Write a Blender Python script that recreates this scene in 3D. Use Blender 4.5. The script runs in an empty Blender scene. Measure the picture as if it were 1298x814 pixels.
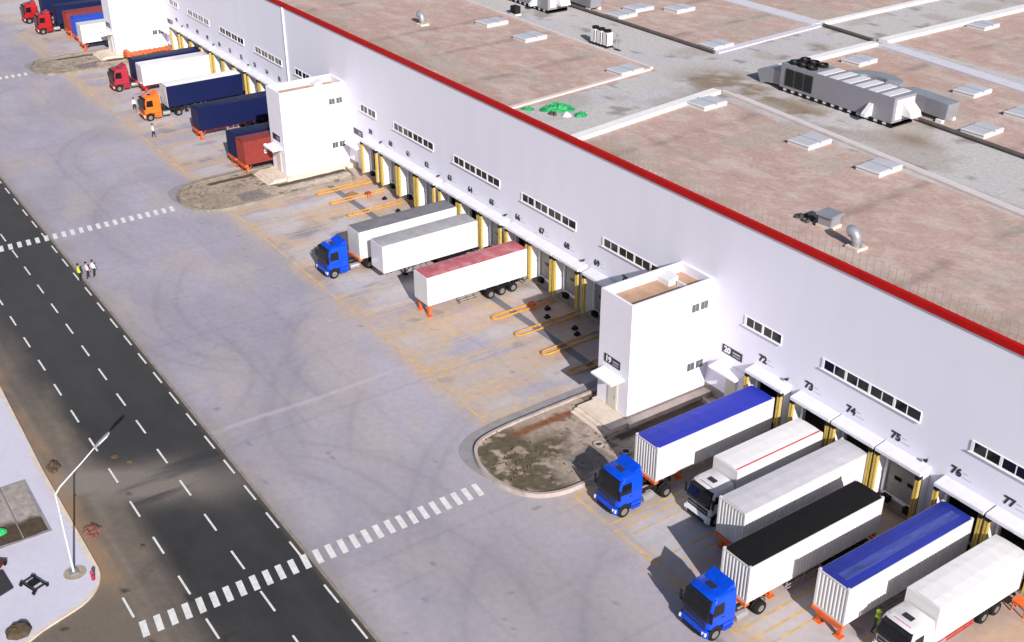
import bpy, bmesh, math, random
import numpy as np
from mathutils import Vector, Matrix
random.seed(7)
R = math.radians
sc = bpy.context.scene
C = sc.collection

# ------------------------------------------------------------------ camera, sky, sun, exposure
cam_d = bpy.data.cameras.new('camera'); cam = bpy.data.objects.new('camera', cam_d); C.objects.link(cam)
cam.location = (106.052, -59.642, 51.733)
cam.rotation_euler = (math.pi/2 - 0.5037, 0.0009, 0.9655)
cam_d.sensor_width = 36.0; cam_d.lens = 40.49; cam_d.clip_end = 5000; cam_d.clip_start = 0.5
sc.camera = cam
SUN_DIR = Vector((0.8386, -0.2432, 0.4848)).normalized()       # towards the sun
elev = math.asin(SUN_DIR.z); azim = math.atan2(SUN_DIR.x, SUN_DIR.y)
w = bpy.data.worlds.new('World'); sc.world = w; w.use_nodes = True
nt = w.node_tree; bg = nt.nodes['Background']
sky = nt.nodes.new('ShaderNodeTexSky'); sky.sky_type = 'NISHITA'; sky.sun_disc = False
sky.sun_elevation = elev; sky.sun_rotation = azim; sky.air_density = 1.0; sky.dust_density = 1.2; sky.ozone_density = 1.0
nt.links.new(sky.outputs[0], bg.inputs[0]); bg.inputs[1].default_value = 0.068
sd = bpy.data.lights.new('sun', 'SUN'); sd.energy = 4.9; sd.angle = R(0.5); sd.color = (1.0, 0.95, 0.90)
sun = bpy.data.objects.new('sun', sd); C.objects.link(sun)
sun.rotation_euler = SUN_DIR.to_track_quat('Z', 'Y').to_euler(); sun.location = (60, -40, 90)
sc.view_settings.view_transform = 'Standard'; sc.view_settings.look = 'None'
sc.view_settings.exposure = 0.36; sc.view_settings.gamma = 1.0; sc.view_settings.use_curve_mapping = False

# ------------------------------------------------------------------ noise in numpy (for wear and dirt patterns)
def _hash(ix, iy, s):
    h = (ix.astype(np.int64)*374761393 + iy.astype(np.int64)*668265263 + s*1442695041) & 0xffffffff
    h = ((h ^ (h >> 13))*1274126177) & 0xffffffff
    return ((h ^ (h >> 16)) & 0xffff)/65535.0
def vnoise(x, y, s=0):
    ix = np.floor(x); iy = np.floor(y); fx = x-ix; fy = y-iy
    fx = fx*fx*(3-2*fx); fy = fy*fy*(3-2*fy)
    a = _hash(ix, iy, s); b = _hash(ix+1, iy, s); c = _hash(ix, iy+1, s); d = _hash(ix+1, iy+1, s)
    return (a*(1-fx)+b*fx)*(1-fy)+(c*(1-fx)+d*fx)*fy
def fbm(x, y, s=0, o=4):
    v = 0; a = .5; t = 0
    for i in range(o):
        v = v+a*vnoise(x, y, s+i*17); t += a; a *= .5; x = x*2.03+5.1; y = y*2.03+1.7
    return v/t
def sstep(a, b, v):
    t = np.clip((v-a)/(b-a), 0, 1); return t*t*(3-2*t)
def mixc(c, col, m):
    return c*(1-m[..., None])+np.array(col)*m[..., None]

# ------------------------------------------------------------------ materials
MATS = {}
def mat(name, col, rough=.6, var=0.0, scale=1.0, metal=0.0, bump=0.0, attr=False, coat=0.0, spec=.5, stretch=None, worn=None):
    if name in MATS: return MATS[name]
    m = bpy.data.materials.new(name); m.use_nodes = True; n = m.node_tree.nodes; l = m.node_tree.links
    b = n['Principled BSDF']; b.inputs['Roughness'].default_value = rough; b.inputs['Metallic'].default_value = metal
    b.inputs['Base Color'].default_value = (*col, 1); b.inputs['Coat Weight'].default_value = coat
    b.inputs['Specular IOR Level'].default_value = spec
    src = None
    if attr:
        a = n.new('ShaderNodeAttribute'); a.attribute_name = 'Col'; src = a.outputs['Color']
    if var or bump:
        g = n.new('ShaderNodeNewGeometry'); mp = n.new('ShaderNodeMapping'); l.new(g.outputs['Position'], mp.inputs[0])
        if stretch: mp.inputs['Scale'].default_value = stretch
        t = n.new('ShaderNodeTexNoise'); t.inputs['Scale'].default_value = scale; t.inputs['Detail'].default_value = 7; t.inputs['Roughness'].default_value = .65
        l.new(mp.outputs[0], t.inputs['Vector'])
    if var:
        mr = n.new('ShaderNodeMapRange'); mr.inputs['From Min'].default_value = .3; mr.inputs['From Max'].default_value = .7
        mr.inputs['To Min'].default_value = 1-var; mr.inputs['To Max'].default_value = 1+var*.6
        l.new(t.outputs['Fac'], mr.inputs['Value'])
        mx = n.new('ShaderNodeMix'); mx.data_type = 'RGBA'; mx.blend_type = 'MULTIPLY'; mx.inputs['Factor'].default_value = 1
        if src: l.new(src, mx.inputs['A'])
        else: mx.inputs['A'].default_value = (*col, 1)
        l.new(mr.outputs['Result'], mx.inputs['B']); src = mx.outputs['Result']
    if worn:
        g2 = n.new('ShaderNodeNewGeometry'); t2 = n.new('ShaderNodeTexNoise'); t2.inputs['Scale'].default_value = .9; t2.inputs['Detail'].default_value = 6
        l.new(g2.outputs['Position'], t2.inputs['Vector']); m2 = n.new('ShaderNodeMapRange'); m2.inputs['From Min'].default_value = .48; m2.inputs['From Max'].default_value = .66
        l.new(t2.outputs['Fac'], m2.inputs['Value']); x2 = n.new('ShaderNodeMix'); x2.data_type = 'RGBA'; l.new(m2.outputs['Result'], x2.inputs['Factor'])
        l.new(src, x2.inputs['A']); x2.inputs['B'].default_value = (*worn, 1); src = x2.outputs['Result']
    if src: l.new(src, b.inputs['Base Color'])
    if bump:
        bp = n.new('ShaderNodeBump'); bp.inputs['Strength'].default_value = bump; bp.inputs['Distance'].default_value = .05
        l.new(t.outputs['Fac'], bp.inputs['Height']); l.new(bp.outputs[0], b.inputs['Normal'])
    MATS[name] = m; return m
white_wall = mat('white_wall_panel', (.75, .742, .85), .6, .028, .45, stretch=(1, 1, .15))
tower_white = mat('white_render', (.79, .765, .86), .7, .04, .6)
red_paint = mat('red_coping_paint', (.42, .004, .003), .6, .15, .8, spec=.2)
canopy_white = mat('canopy_white_paint', (.70, .69, .77), .55, .08, 1.5)
white_trim = mat('white_trim', (.82, .81, .84), .5, .05, 2)
yellow_pad = mat('yellow_dock_pad', (.56, .40, .10), .6, .25, 3)
black_rub = mat('black_rubber', (.008, .008, .0085), .85, .2, 6, spec=.25)
dark_mat = mat('dark_interior', (.03, .03, .032), .8)
inner_floor = mat('dock_floor', (.22, .21, .20), .8, .2, 1)
door_grey = mat('grey_dock_door', (.27, .26, .255), .55, .12, 1.5)
glass = mat('dark_window_glass', (.010, .011, .014), .10, .4, .9, spec=.35)
win_frame = mat('white_window_frame', (.80, .79, .82), .5)
ink = mat('black_lettering', (.015, .015, .02), .6)
sign_black = mat('black_sign_board', (.02, .02, .028), .5)
sign_white = mat('white_lettering', (.8, .8, .82), .5)
tan_roof = mat('tan_membrane', (.42, .27, .18), .85, .25, .8)
cream = mat('cream_concrete', (.64, .545, .46), .85, .18, 1.2)
kerb_mat = mat('pale_kerb_concrete', (.40, .335, .31), .85, .35, .9)
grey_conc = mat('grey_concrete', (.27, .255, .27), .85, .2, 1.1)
plinth_dirty = mat('dirty_plinth', (.25, .22, .20), .85, .3, 1.2)
cont_white = mat('white_container_paint', (.61, .595, .605), .45, .07, 1.3, stretch=(1, 1, .4))
truck_white = mat('white_truck_paint', (.66, .645, .655), .3, .04, 1.0, coat=.3)
blue_cab = mat('blue_cab_paint', (.0013, .060, .60), .35, .22, 1.6, coat=.15, spec=.35)
orange_cab = mat('orange_cab_paint', (.85, .16, .012), .32, .10, 1.2, coat=.3)
red_cab = mat('red_cab_paint', (.36, .007, .010), .32, .12, 1.2, coat=.3)
pink_cab = mat('faded_red_cab_paint', (.34, .018, .035), .4, .12, 1.2, coat=.2)
blue_tarp = mat('blue_tarpaulin', (.012, .025, .38), .55, .12, 1.6)
blue_tarp_streak = mat('blue_tarpaulin_worn', (.014, .028, .29), .55, .35, .9, stretch=(2.2, .25, 1))
black_tarp = mat('black_tarpaulin', (.007, .007, .0075), .85, .3, 1.5, spec=.2)
grey_tarp = mat('grey_steel_roof', (.34, .335, .36), .55, .22, .8)
dgrey_tarp = mat('dark_grey_roof', (.17, .165, .19), .6, .35, .45)
silver_roof = mat('silver_roof', (.52, .51, .55), .45, .10, 1.2)
red_tarp = mat('faded_red_tarpaulin', (.44, .115, .135), .7, .30, 1.0, worn=(.50, .21, .235))
navy = mat('navy_curtain', (.003, .008, .055), .5, .12, .8, spec=.3)
blue_cont = mat('royal_blue_container', (.012, .06, .42), .5, .1, 1)
maroon = mat('maroon_container', (.22, .028, .022), .55, .2, 1.2)
orange_ch = mat('orange_chassis_paint', (.72, .13, .025), .55, .25, 2)
red_ch = mat('red_chassis_paint', (.45, .03, .03), .55, .25, 2)
black_ch = mat('black_chassis_paint', (.012, .012, .013), .65, .3, 2, spec=.3)
tyre_mat = mat('tyre_rubber', (.010, .010, .0105), .9, .2, 5, spec=.25)
rim_mat = mat('steel_rim', (.24, .235, .23), .45, .25, 6, metal=.4)
alu = mat('aluminium_tank', (.55, .55, .56), .35, .1, 3, metal=.7)
lamp_glass = mat('headlight_glass', (.75, .76, .78), .15)
red_strip = mat('red_stripe', (.60, .02, .03), .5)
rail_yellow = mat('yellow_rail_paint', (.60, .28, .03), .6, .35, 1.6)
hvac_grey = mat('hvac_grey_sheet', (.25, .243, .285), .45, .07, .8)
hvac_light = mat('hvac_pale_sheet', (.66, .65, .68), .45, .05, 1)
duct_mat = mat('galvanised_duct', (.33, .34, .38), .42, .12, 1.0, metal=.35)
sky_glass = mat('skylight_panel', (.50, .50, .55), .35, .08, 1)
pipe_mat = mat('dark_pipe', (.10, .085, .08), .7, .3, 1)
green_net = mat('green_tarpaulin', (.01, .27, .085), .6, .3, 1.2)
steel = mat('grey_steel', (.30, .30, .32), .5, .15, 3, metal=.3)
pole_white = mat('white_pole_paint', (.58, .58, .61), .5)
attr_conc = mat('yard_concrete', (.36, .34, .38), .82, .10, 1.7, attr=True, bump=.05)
attr_road = mat('road_asphalt', (.05, .05, .05), .88, .16, 5.0, attr=True, bump=.12)
attr_pave = mat('pavement_concrete', (.5, .48, .55), .85, .05, 2.0, attr=True)
attr_roof = mat('roof_screed', (.4, .3, .28), .9, .20, 2.6, attr=True, bump=.08)
attr_soil = mat('island_soil', (.2, .15, .11), .95, .35, 2.2, attr=True, bump=.5)
paint_white = mat('white_road_paint', (.70, .70, .69), .7, .22, 2.2)
line_yellow = mat('worn_yellow_paint', (.60, .40, .14), .8, .30, 1.0, worn=(.40, .36, .35))
far_ground = mat('bare_ground', (.27, .25, .24), .95, .25, .05)
soil_dark = mat('brown_soil', (.085, .058, .035), .95, .5, 3, bump=.6)
rust_soil = mat('rusty_earth', (.21, .085, .04), .95, .3, 2)
brick_red = mat('broken_brick', (.20, .085, .06), .9, .4, 5)
hivis = mat('hi_vis_yellow', (.50, .80, .02), .7)
cloth_white = mat('white_shirt_cloth', (.72, .66, .68), .85)
cloth_dark = mat('dark_cloth', (.018, .018, .025), .9)
cloth_pink = mat('pale_pink_cloth', (.65, .48, .50), .85)
skin_mat = mat('skin', (.42, .23, .16), .6)
hair_mat = mat('black_hair', (.01, .009, .008), .7)
plastic_blue = mat('blue_plastic', (.03, .32, .62), .5)
plastic_red = mat('red_plastic', (.30, .02, .05), .5)

# ------------------------------------------------------------------ mesh helpers
class MB:
    def __init__(s): s.v = []; s.f = []; s.mi = []; s.cur = 0
    def add(s, vs, fs):
        o = len(s.v); s.v += [tuple(p) for p in vs]; s.f += [tuple(i+o for i in f) for f in fs]; s.mi += [s.cur]*len(fs)
    def box(s, x0, x1, y0, y1, z0, z1):
        s.add([(x0,y0,z0),(x1,y0,z0),(x1,y1,z0),(x0,y1,z0),(x0,y0,z1),(x1,y0,z1),(x1,y1,z1),(x0,y1,z1)],
              [(0,3,2,1),(4,5,6,7),(0,1,5,4),(1,2,6,5),(2,3,7,6),(3,0,4,7)])
    def hexa(s, p): s.add(p, [(0,3,2,1),(4,5,6,7),(0,1,5,4),(1,2,6,5),(2,3,7,6),(3,0,4,7)])
    def prism_x(s, prof, x0, x1, x0b=None, x1b=None):            # profile (y,z), counter-clockwise seen from +x
        n = len(prof); s.add([(x0,y,z) for y,z in prof]+[(x1,y,z) for y,z in prof],
              [tuple(range(n))[::-1], tuple(range(n,2*n))]+[(i,(i+1)%n,n+(i+1)%n,n+i) for i in range(n)])
    def prism_z(s, poly, z0, z1):
        n = len(poly); s.add([(x,y,z0) for x,y in poly]+[(x,y,z1) for x,y in poly],
              [tuple(range(n))[::-1], tuple(range(n,2*n))]+[(i,(i+1)%n,n+(i+1)%n,n+i) for i in range(n)])
    def cyl(s, p, q, r, n=12, r2=None):
        p = Vector(p); q = Vector(q); d = (q-p).normalized(); r2 = r if r2 is None else r2
        a = d.orthogonal().normalized(); b = d.cross(a); vs = []
        for c, rr in ((p, r), (q, r2)):
            vs += [c+(a*math.cos(2*math.pi*i/n)+b*math.sin(2*math.pi*i/n))*rr for i in range(n)]
        s.add(vs, [tuple(range(n))[::-1], tuple(range(n,2*n))]+[(i,(i+1)%n,n+(i+1)%n,n+i) for i in range(n)])
    def tube(s, path, r, n=8, closed=False):
        P = [Vector(p) for p in path]; m = len(P); o = []; prev = None
        for i in range(m):
            if closed: t = (P[(i+1)%m]-P[i-1]).normalized()
            else: t = (P[min(i+1,m-1)]-P[max(i-1,0)]).normalized()
            up = Vector((0,0,1)) if abs(t.z) < .95 else Vector((0,1,0))
            a = t.cross(up).normalized(); b = a.cross(t); rr = r[i] if isinstance(r, (list, tuple)) else r
            o += [P[i]+(a*math.cos(2*math.pi*k/n)+b*math.sin(2*math.pi*k/n))*rr for k in range(n)]
        fs = []
        for i in range(m if closed else m-1):
            j = (i+1)%m
            fs += [(i*n+k, i*n+(k+1)%n, j*n+(k+1)%n, j*n+k) for k in range(n)]
        if not closed: fs += [tuple(range(n))[::-1], tuple(range((m-1)*n, m*n))]
        s.add(o, fs)
    def sections(s, secs):                                      # list of equal-length loops, bridged and capped
        n = len(secs[0]); vs = [p for l in secs for p in l]; fs = []
        for i in range(len(secs)-1):
            fs += [(i*n+k, i*n+(k+1)%n, (i+1)*n+(k+1)%n, (i+1)*n+k) for k in range(n)]
        fs += [tuple(range(n))[::-1], tuple(range((len(secs)-1)*n, len(secs)*n))]
        s.add(vs, fs)
    def mesh(s, name, mats, bevel=0, smooth=False):
        me = bpy.data.meshes.new(name); me.from_pydata(s.v, [], s.f); me.validate()
        for m in (mats if isinstance(mats, (list, tuple)) else [mats]): me.materials.append(m)
        if any(s.mi): me.polygons.foreach_set('material_index', s.mi)
        bm = bmesh.new(); bm.from_mesh(me); bmesh.ops.recalc_face_normals(bm, faces=bm.faces)
        if bevel: bmesh.ops.bevel(bm, geom=[e for e in bm.edges if len(e.link_faces) == 2 and e.calc_face_angle(0) > .5], offset=bevel, segments=2, affect='EDGES', clamp_overlap=True)
        bm.to_mesh(me); bm.free()
        if smooth:
            me.shade_smooth(); 
            try: me.set_sharp_from_angle(angle=R(40))
            except Exception: pass
        return me
    def build(s, name, mats, parent=None, bevel=0, smooth=False):
        return link(name, s.mesh(name, mats, bevel, smooth), parent)
def link(name, me, parent=None, loc=None):
    o = bpy.data.objects.new(name, me); C.objects.link(o)
    if parent: o.parent = parent
    if loc: o.location = loc
    return o
def thing(name, label, cat, loc=(0,0,0), rz=0, group=None):
    o = bpy.data.objects.new(name, None); C.objects.link(o); o.empty_display_size = .5
    o.location = loc; o.rotation_euler = (0,0,rz); return tag(o, label, cat, group)
def tag(o, label, cat, group=None):
    o['label'] = label; o['category'] = cat
    if group: o['group'] = group
    return o
def struct(o, kind='structure'): o['kind'] = kind; return o
def copy_tree(o, parent=None, loc=None):
    c = o.copy(); C.objects.link(c)
    if parent: c.parent = parent
    if loc: c.location = loc
    for ch in list(o.children): copy_tree(ch, c)
    return c
def sheet(name, x0, x1, y0, y1, step, z, fn, m, parent=None, keep=None):
    nx = int(round((x1-x0)/step))+1; ny = int(round((y1-y0)/step))+1
    xs = np.linspace(x0, x1, nx); ys = np.linspace(y0, y1, ny); X, Y = np.meshgrid(xs, ys)
    co = np.stack([X, Y, np.full_like(X, z) if np.isscalar(z) else z(X, Y)], -1).reshape(-1, 3)
    I = np.arange(nx*ny).reshape(ny, nx)
    q = np.stack([I[:-1,:-1], I[:-1,1:], I[1:,1:], I[1:,:-1]], -1).reshape(-1, 4)
    if keep is not None:
        cx = (X[:-1,:-1]+X[1:,1:])/2; cy = (Y[:-1,:-1]+Y[1:,1:])/2; q = q[keep(cx, cy).reshape(-1)]
    me = bpy.data.meshes.new(name); me.vertices.add(len(co)); me.vertices.foreach_set('co', co.ravel())
    me.loops.add(q.size); me.loops.foreach_set('vertex_index', q.ravel().astype(np.int32))
    me.polygons.add(len(q)); me.polygons.foreach_set('loop_start', np.arange(0, q.size, 4, dtype=np.int32))
    me.update(calc_edges=True)
    col = fn(X, Y).reshape(-1, 3); rgba = np.ones((len(co), 4), np.float32); rgba[:,:3] = np.clip(col, 0.002, .95)
    a = me.color_attributes.new('Col', 'FLOAT_COLOR', 'POINT'); a.data.foreach_set('color', rgba.ravel())
    me.materials.append(m); me.validate()
    return link(name, me, parent)
def text_mesh(s, size, bold=0.0, align='CENTER'):
    cu = bpy.data.curves.new('lettering', 'FONT'); cu.body = s; cu.size = size; cu.align_x = align; cu.align_y = 'CENTER'
    cu.offset = bold; cu.extrude = .012; cu.resolution_u = 3
    o = bpy.data.objects.new('lettering', cu); C.objects.link(o)
    dg = bpy.context.evaluated_depsgraph_get(); dg.update()
    me = bpy.data.meshes.new_from_object(o.evaluated_get(dg)); bpy.data.objects.remove(o); bpy.data.curves.remove(cu)
    me.name = 'lettering'; return me

# ------------------------------------------------------------------ ground, yard, road, pavement
b = MB(); b.add([(-1500,-1500,-.06),(1500,-1500,-.06),(1500,1500,-.06),(-1500,1500,-.06)], [(0,1,2,3)])
struct(b.build('ground', far_ground))

ARCS = [(26,-14,13,200,300),(27.5,-14,13.2,200,300),(9,-18,17,255,330),(10,-19,17.5,250,330),(47,-44,13.5,70,140),(47,-44,15.6,60,140),(49,-43,18,80,150),
        (36,-16,15,200,280),(36.3,-16,17,200,285),(12,-12,19,220,310),(12.5,-12,21.2,225,300),(-10,-10,22,215,300),(-33,-14,14,200,300),(-33,-14,16,200,290),(60,-8,22,200,260),(61,-8,24.2,200,262),
        (70,-14,20,205,265),(72,-14,14,190,262),(-58,-12,20,210,300),(-58,-12,22,210,300),(20,-40,11,30,120),(22,-41,13,20,110),(57,-40,14,60,150),(44,-12,17,215,265)]
def yard_col(X, Y):
    n1 = fbm(X*.06, Y*.09, 3, 5); n2 = fbm(X*.35, Y*.5, 11, 4); n3 = fbm(X*.13+Y*.03, Y*.22, 23, 4)
    c = np.ones(X.shape+(3,))*np.array((.360, .332, .398))
    c = c*(1+.34*(n1-.5)+.20*(n2-.5))[..., None]
    c = mixc(c, (.41, .355, .345), .60*sstep(.48, .66, n3))
    c = mixc(c, (.375, .343, .372), .6*sstep(15, 60, X))                     # pinkish dust
    c = mixc(c, (.275, .262, .325), .42*sstep(.50, .66, fbm(X*.09, Y*.15, 41, 4)))   # bluish damp patches
    warm = sstep(-20.5, -16, Y)*sstep(.42, .62, fbm(X*.22, Y*.32, 51, 4))
    c = mixc(c, (.50, .40, .325), .62*warm)
    smear = sstep(-19.5, -15, Y)*sstep(.50, .60, fbm(X*.75, Y*.10, 57, 4))
    c = mixc(c, (.56, .37, .20), .42*smear)
    pale = sstep(-19, -15.5, Y)*sstep(.45, .6, fbm(X*.3, Y*.12, 61, 3))
    c = mixc(c, (.48, .455, .485), .75*pale)
    rust = sstep(-19.2, -17.7, Y)*(1-sstep(-17.3, -15.8, Y))*sstep(.38, .58, fbm(X*.22, Y*.45, 71, 4))
    c = mixc(c, (.52, .37, .25), .6*rust)
    orange = sstep(-10, -5, Y)*sstep(.46, .62, fbm(X*.45, Y*.16, 75, 4))
    c = mixc(c, (.44, .27, .16), .50*orange)
    for (cx, cy, r, a0, a1) in ARCS:                                             # tyre marks of turning lorries
        d = np.abs(np.hypot(X-cx, Y-cy)-r-1.1*(fbm(X*.09, Y*.09, 5, 2)-.5)); ang = np.degrees(np.arctan2(Y-cy, X-cx)) % 360
        m = np.exp(-(d/.22)**2)*sstep(a0, a0+18, ang)*(1-sstep(a1-22, a1, ang))*(.25+.75*fbm(X*.5, Y*.5, 9, 3))
        c = mixc(c, (.15, .14, .165), np.clip(.30*m, 0, 1))
        m = np.exp(-(d/1.2)**2)*sstep(a0, a0+25, ang)*(1-sstep(a1-25, a1, ang))
        c = mixc(c, (.27, .255, .305), .26*m)
    st = np.exp(-((X-30.5+(Y+25)*.02+.8*(fbm(Y*.2, X*.2, 8, 2)-.5))/.28)**2)*(1-sstep(-22, -15, Y))
    c = mixc(c, (.47, .43, .46), .6*st)
    for xj in np.arange(-150, 121, 18.3):                                        # slab joints
        c = c*(1-.10*np.exp(-((X-xj)/.14)**2))[..., None]
    gate = sstep(.42, .66, fbm(X*.07, Y*.07, 143, 3))
    for xj in np.arange(-147, 121, 6.1): c = c*(1-.09*gate*np.exp(-((X-xj)/.12)**2))[..., None]
    for yj in (-5.9, -17.2, -29.4): c = c*(1-.09*gate*np.exp(-((Y-yj)/.12)**2))[..., None]
    oil = sstep(.70, .80, fbm(X*.55, Y*.35, 151, 3))*sstep(-20, -15, Y); c = mixc(c, (.19, .165, .16), .45*oil)
    for yj in (-11.2, -23.6):
        c = c*(1-.08*np.exp(-((Y-yj)/.14)**2))[..., None]
    sp = sstep(.885, .92, fbm(X*1.1, Y*1.1, 99, 2)); c = mixc(c, (.12, .11, .12), .5*sp)
    edge = 1-sstep(-36.3, -34.6, Y+1.2*(n2-.5)); c = mixc(c, (.27, .235, .22), .5*edge)
    drk = sstep(.5, .75, fbm(X*.05, Y*.05, 133, 3))*sstep(40, 62, X)*(1-sstep(-26, -18, Y)); c = c*(1-.18*drk)[..., None]
    return c
struct(sheet('yard', -150, 120, -36.4, 0, .25, 0, yard_col, attr_conc))
def road_col(X, Y):
    n = fbm(X*.12, Y*.25, 201, 4); n2 = fbm(X*.6, Y*.9, 207, 4)
    c = np.ones(X.shape+(3,))*np.array((.025, .0243, .0258))
    c = c*(1+.5*(n-.5)+.35*(n2-.5))[..., None]
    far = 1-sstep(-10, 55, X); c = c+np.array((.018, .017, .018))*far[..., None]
    lane = np.exp(-((Y+42.6)/1.0)**2)+np.exp(-((Y+38.7)/1.0)**2); c = mixc(c, (.060, .057, .058), .55*lane*n2*fbm(X*.06, Y*3, 209, 3))
    left = 1-sstep(-48.0, -44.4, Y+3.6*(fbm(X*.11, Y*.35, 221, 5)-.5)-.6*sstep(0, 28, X))
    c = mixc(c, (.185, .150, .122), np.clip(1.0*left*(.40+.9*fbm(X*.15, Y*.5, 225, 4)), 0, .96)*(.30+.70*sstep(-6, 22, X))*(.62+.55*fbm(X*.10, Y*2.6, 229, 3))*(.8+.4*fbm(X*2.2, Y*2.2, 233, 2)))
    spill = np.exp(-((X-33-.55*(Y+44)-3*(n-.5))/(2.9+.06*(Y+36)))**2)*sstep(.30, .58, fbm(X*.45, Y*.10, 231, 5))
    c = mixc(c, (.24, .205, .18), np.clip(1.3*spill*(.35+.65*(1-sstep(-44, -37, Y))), 0, .8))
    br = (1-sstep(-48.6, -46.8, Y+1.0*(n2-.5)))*(1-sstep(42, 46, X)); c = mixc(c, (.30, .19, .11), .9*br*sstep(.3, .6, fbm(X*.2, Y*.5, 241, 3)))
    side = (1-sstep(-49, -47, Y))*sstep(41.5, 45, X); c = mixc(c, (.15, .12, .095), .9*side*(.4+.8*n2))
    for (cx, cy, r) in ((50, -42, 8.0), (51.5, -41, 9.3)):
        d = np.abs(np.hypot(X-cx, Y-cy)-r); c = mixc(c, (.02, .02, .02), .3*np.exp(-(d/.22)**2)*(1-sstep(-45, -43, Y))*sstep(-48, -46, Y))
    ed = sstep(-36.9, -36.5, Y); c = mixc(c, (.10, .075, .055), .75*ed)
    sp = sstep(.84, .88, fbm(X*.9, Y*.9, 251, 2))*(1-sstep(-45, -42, Y)); c = mixc(c, (.02, .015, .012), .8*sp)
    return c
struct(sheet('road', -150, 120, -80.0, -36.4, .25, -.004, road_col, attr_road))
# gutter and kerb edge of the yard along the road
b = MB(); b.box(-150, 120, -36.52, -36.30, -.05, .045); struct(b.build('yard_kerb', plinth_dirty))

def arc(cx, cy, r, a0, a1, n=10): return [(cx+r*math.cos(R(a0+(a1-a0)*i/n)), cy+r*math.sin(R(a0+(a1-a0)*i/n))) for i in range(n+1)]
pave_edge = [(-150,-48.25),(12,-48.25),(28,-48.6),(41.2,-48.55)]+arc(41.2,-52.0,3.45,88,15,8)+[(45.2,-53.2),(46.6,-56),(48.5,-80)]
def in_poly(poly):
    P = np.array(poly)
    def f(x, y):
        r = np.zeros(x.shape, bool)
        for i in range(len(P)):
            x0, y0 = P[i]; x1, y1 = P[i-1]
            c = ((y0 > y) != (y1 > y)); t = (x1-x0)*(y-y0)/((y1-y0) if y1 != y0 else 1e-9)+x0
            r ^= c & (x < t)
        return r
    return f
def fan_sheet(name, poly, z, m, z0=None):
    b = MB(); b.prism_z(poly, z0 if z0 is not None else z-.2, z); return b.build(name, m)
pv = [(-150,-80)]+[(48.5,-80)]+pave_edge[::-1][1:]
def pave_col(X, Y):
    n = fbm(X*.3, Y*.3, 301, 4)
    c = np.ones(X.shape+(3,))*np.array((.56, .54, .64)); c = c*(1+.10*(n-.5))[..., None]
    c = mixc(c, (.47, .44, .48), .5*sstep(.55, .7, fbm(X*.12, Y*.12, 311, 4)))
    return c
# the slab body (kerb) and its upper face
struct(fan_sheet('pavement_kerb', pv, .125, cream, -.03))
inner = [(-149.8,-79.8),(48.2,-79.8),(46.35,-56),(44.95,-53.25)]+arc(41.2,-52.0,3.22,15,88,8)+[(28,-48.85),(12,-48.5),(-149.8,-48.5)]
poly_in = in_poly(inner)
struct(sheet('pavement', -150, 49, -80, -48.4, .25, .131, pave_col, attr_pave, keep=poly_in))
b = MB()
for i in range(len(pave_edge)-1):                                              # earth washed along the kerb
    x0, y0 = pave_edge[i]; x1, y1 = pave_edge[i+1]
    if x0 < -149: continue
struct(b.build('gutter_earth', rust_soil)) if b.v else None

# painted markings
def dashes(name, y, x0, per, ln, wd, lo, hi, skip=()):
    b = MB(); k0 = math.floor((lo-x0)/per); k1 = math.ceil((hi-x0)/per)
    for k in range(k0, k1+1):
        x = x0+k*per
        if not lo <= x <= hi or any(a < x < c for a, c in skip): continue
        b.add([(x-ln/2,y-wd/2,.004),(x+ln/2,y-wd/2,.004),(x+ln/2,y+wd/2,.004),(x-ln/2,y+wd/2,.004)], [(0,1,2,3)])
    struct(b.build(name, paint_white))
dashes('lane_dashes', -40.55, -12.646, 4.869, 2.25, .145, -140, 110, ((47.5,50.5),))
dashes('lane_dashes', -44.43, 2.292, 4.869, 2.15, .145, -140, 110, ((47.5,50.5),))
dashes('lane_dashes', -36.86, 47.09, 3.9, 2.1, .145, -140, 48)
dashes('lane_dashes', -36.86, 52.36, 3.9, 2.05, .145, 52, 110)
dashes('lane_dashes', -48.15, 46.1, 4.87, 2.2, .15, 45, 110)
def crosswalk(xc, y0, y1, skew=.0):
    b = MB(); y = y0; h = .75
    while y > y1:
        if not (-36.62 < y-.21 < -36.2):
            z = .009 if y > -36.4 else .0065
            yy = [y, y-.43]; b.add([(xc-h,yy[1]+.1,z),(xc+h,yy[1]-.1,z),(xc+h,yy[0]-.1,z),(xc-h,yy[0]+.1,z)], [(0,1,2,3)])
        y -= .925
    struct(b.build('crosswalk', paint_white))
crosswalk(48.55, -22.75, -48.2); crosswalk(-14.7, -22.7, -48.2); crosswalk(-77.6, -22.6, -48.2)
b = MB()
def line(x0, y0, x1, y1, wd=.16, z=.004):
    d = Vector((x1-x0, y1-y0)).normalized(); n = Vector((-d.y, d.x))*wd/2
    b.add([(x0-n.x,y0-n.y,z),(x1-n.x,y1-n.y,z),(x1+n.x,y1+n.y,z),(x0+n.x,y0+n.y,z)], [(0,1,2,3)])
TOWERS = [44.2, -19.1, -82.4]
BAYS = []
for T in TOWERS:
    BAYS.append([(T+9.0, T+13.0)])
    for k, o in enumerate((13.75, 26.45, 39.1, 51.75) if T != 44.2 else (13.75, 26.7)):
        BAYS.append([(T+o+4.0*i, T+o+4.0*i+3.96) for i in range(3)])
line_faint = mat('faded_yellow_paint', (.60, .40, .17), .8, .30, 1.0, worn=(.42, .37, .36))
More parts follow.
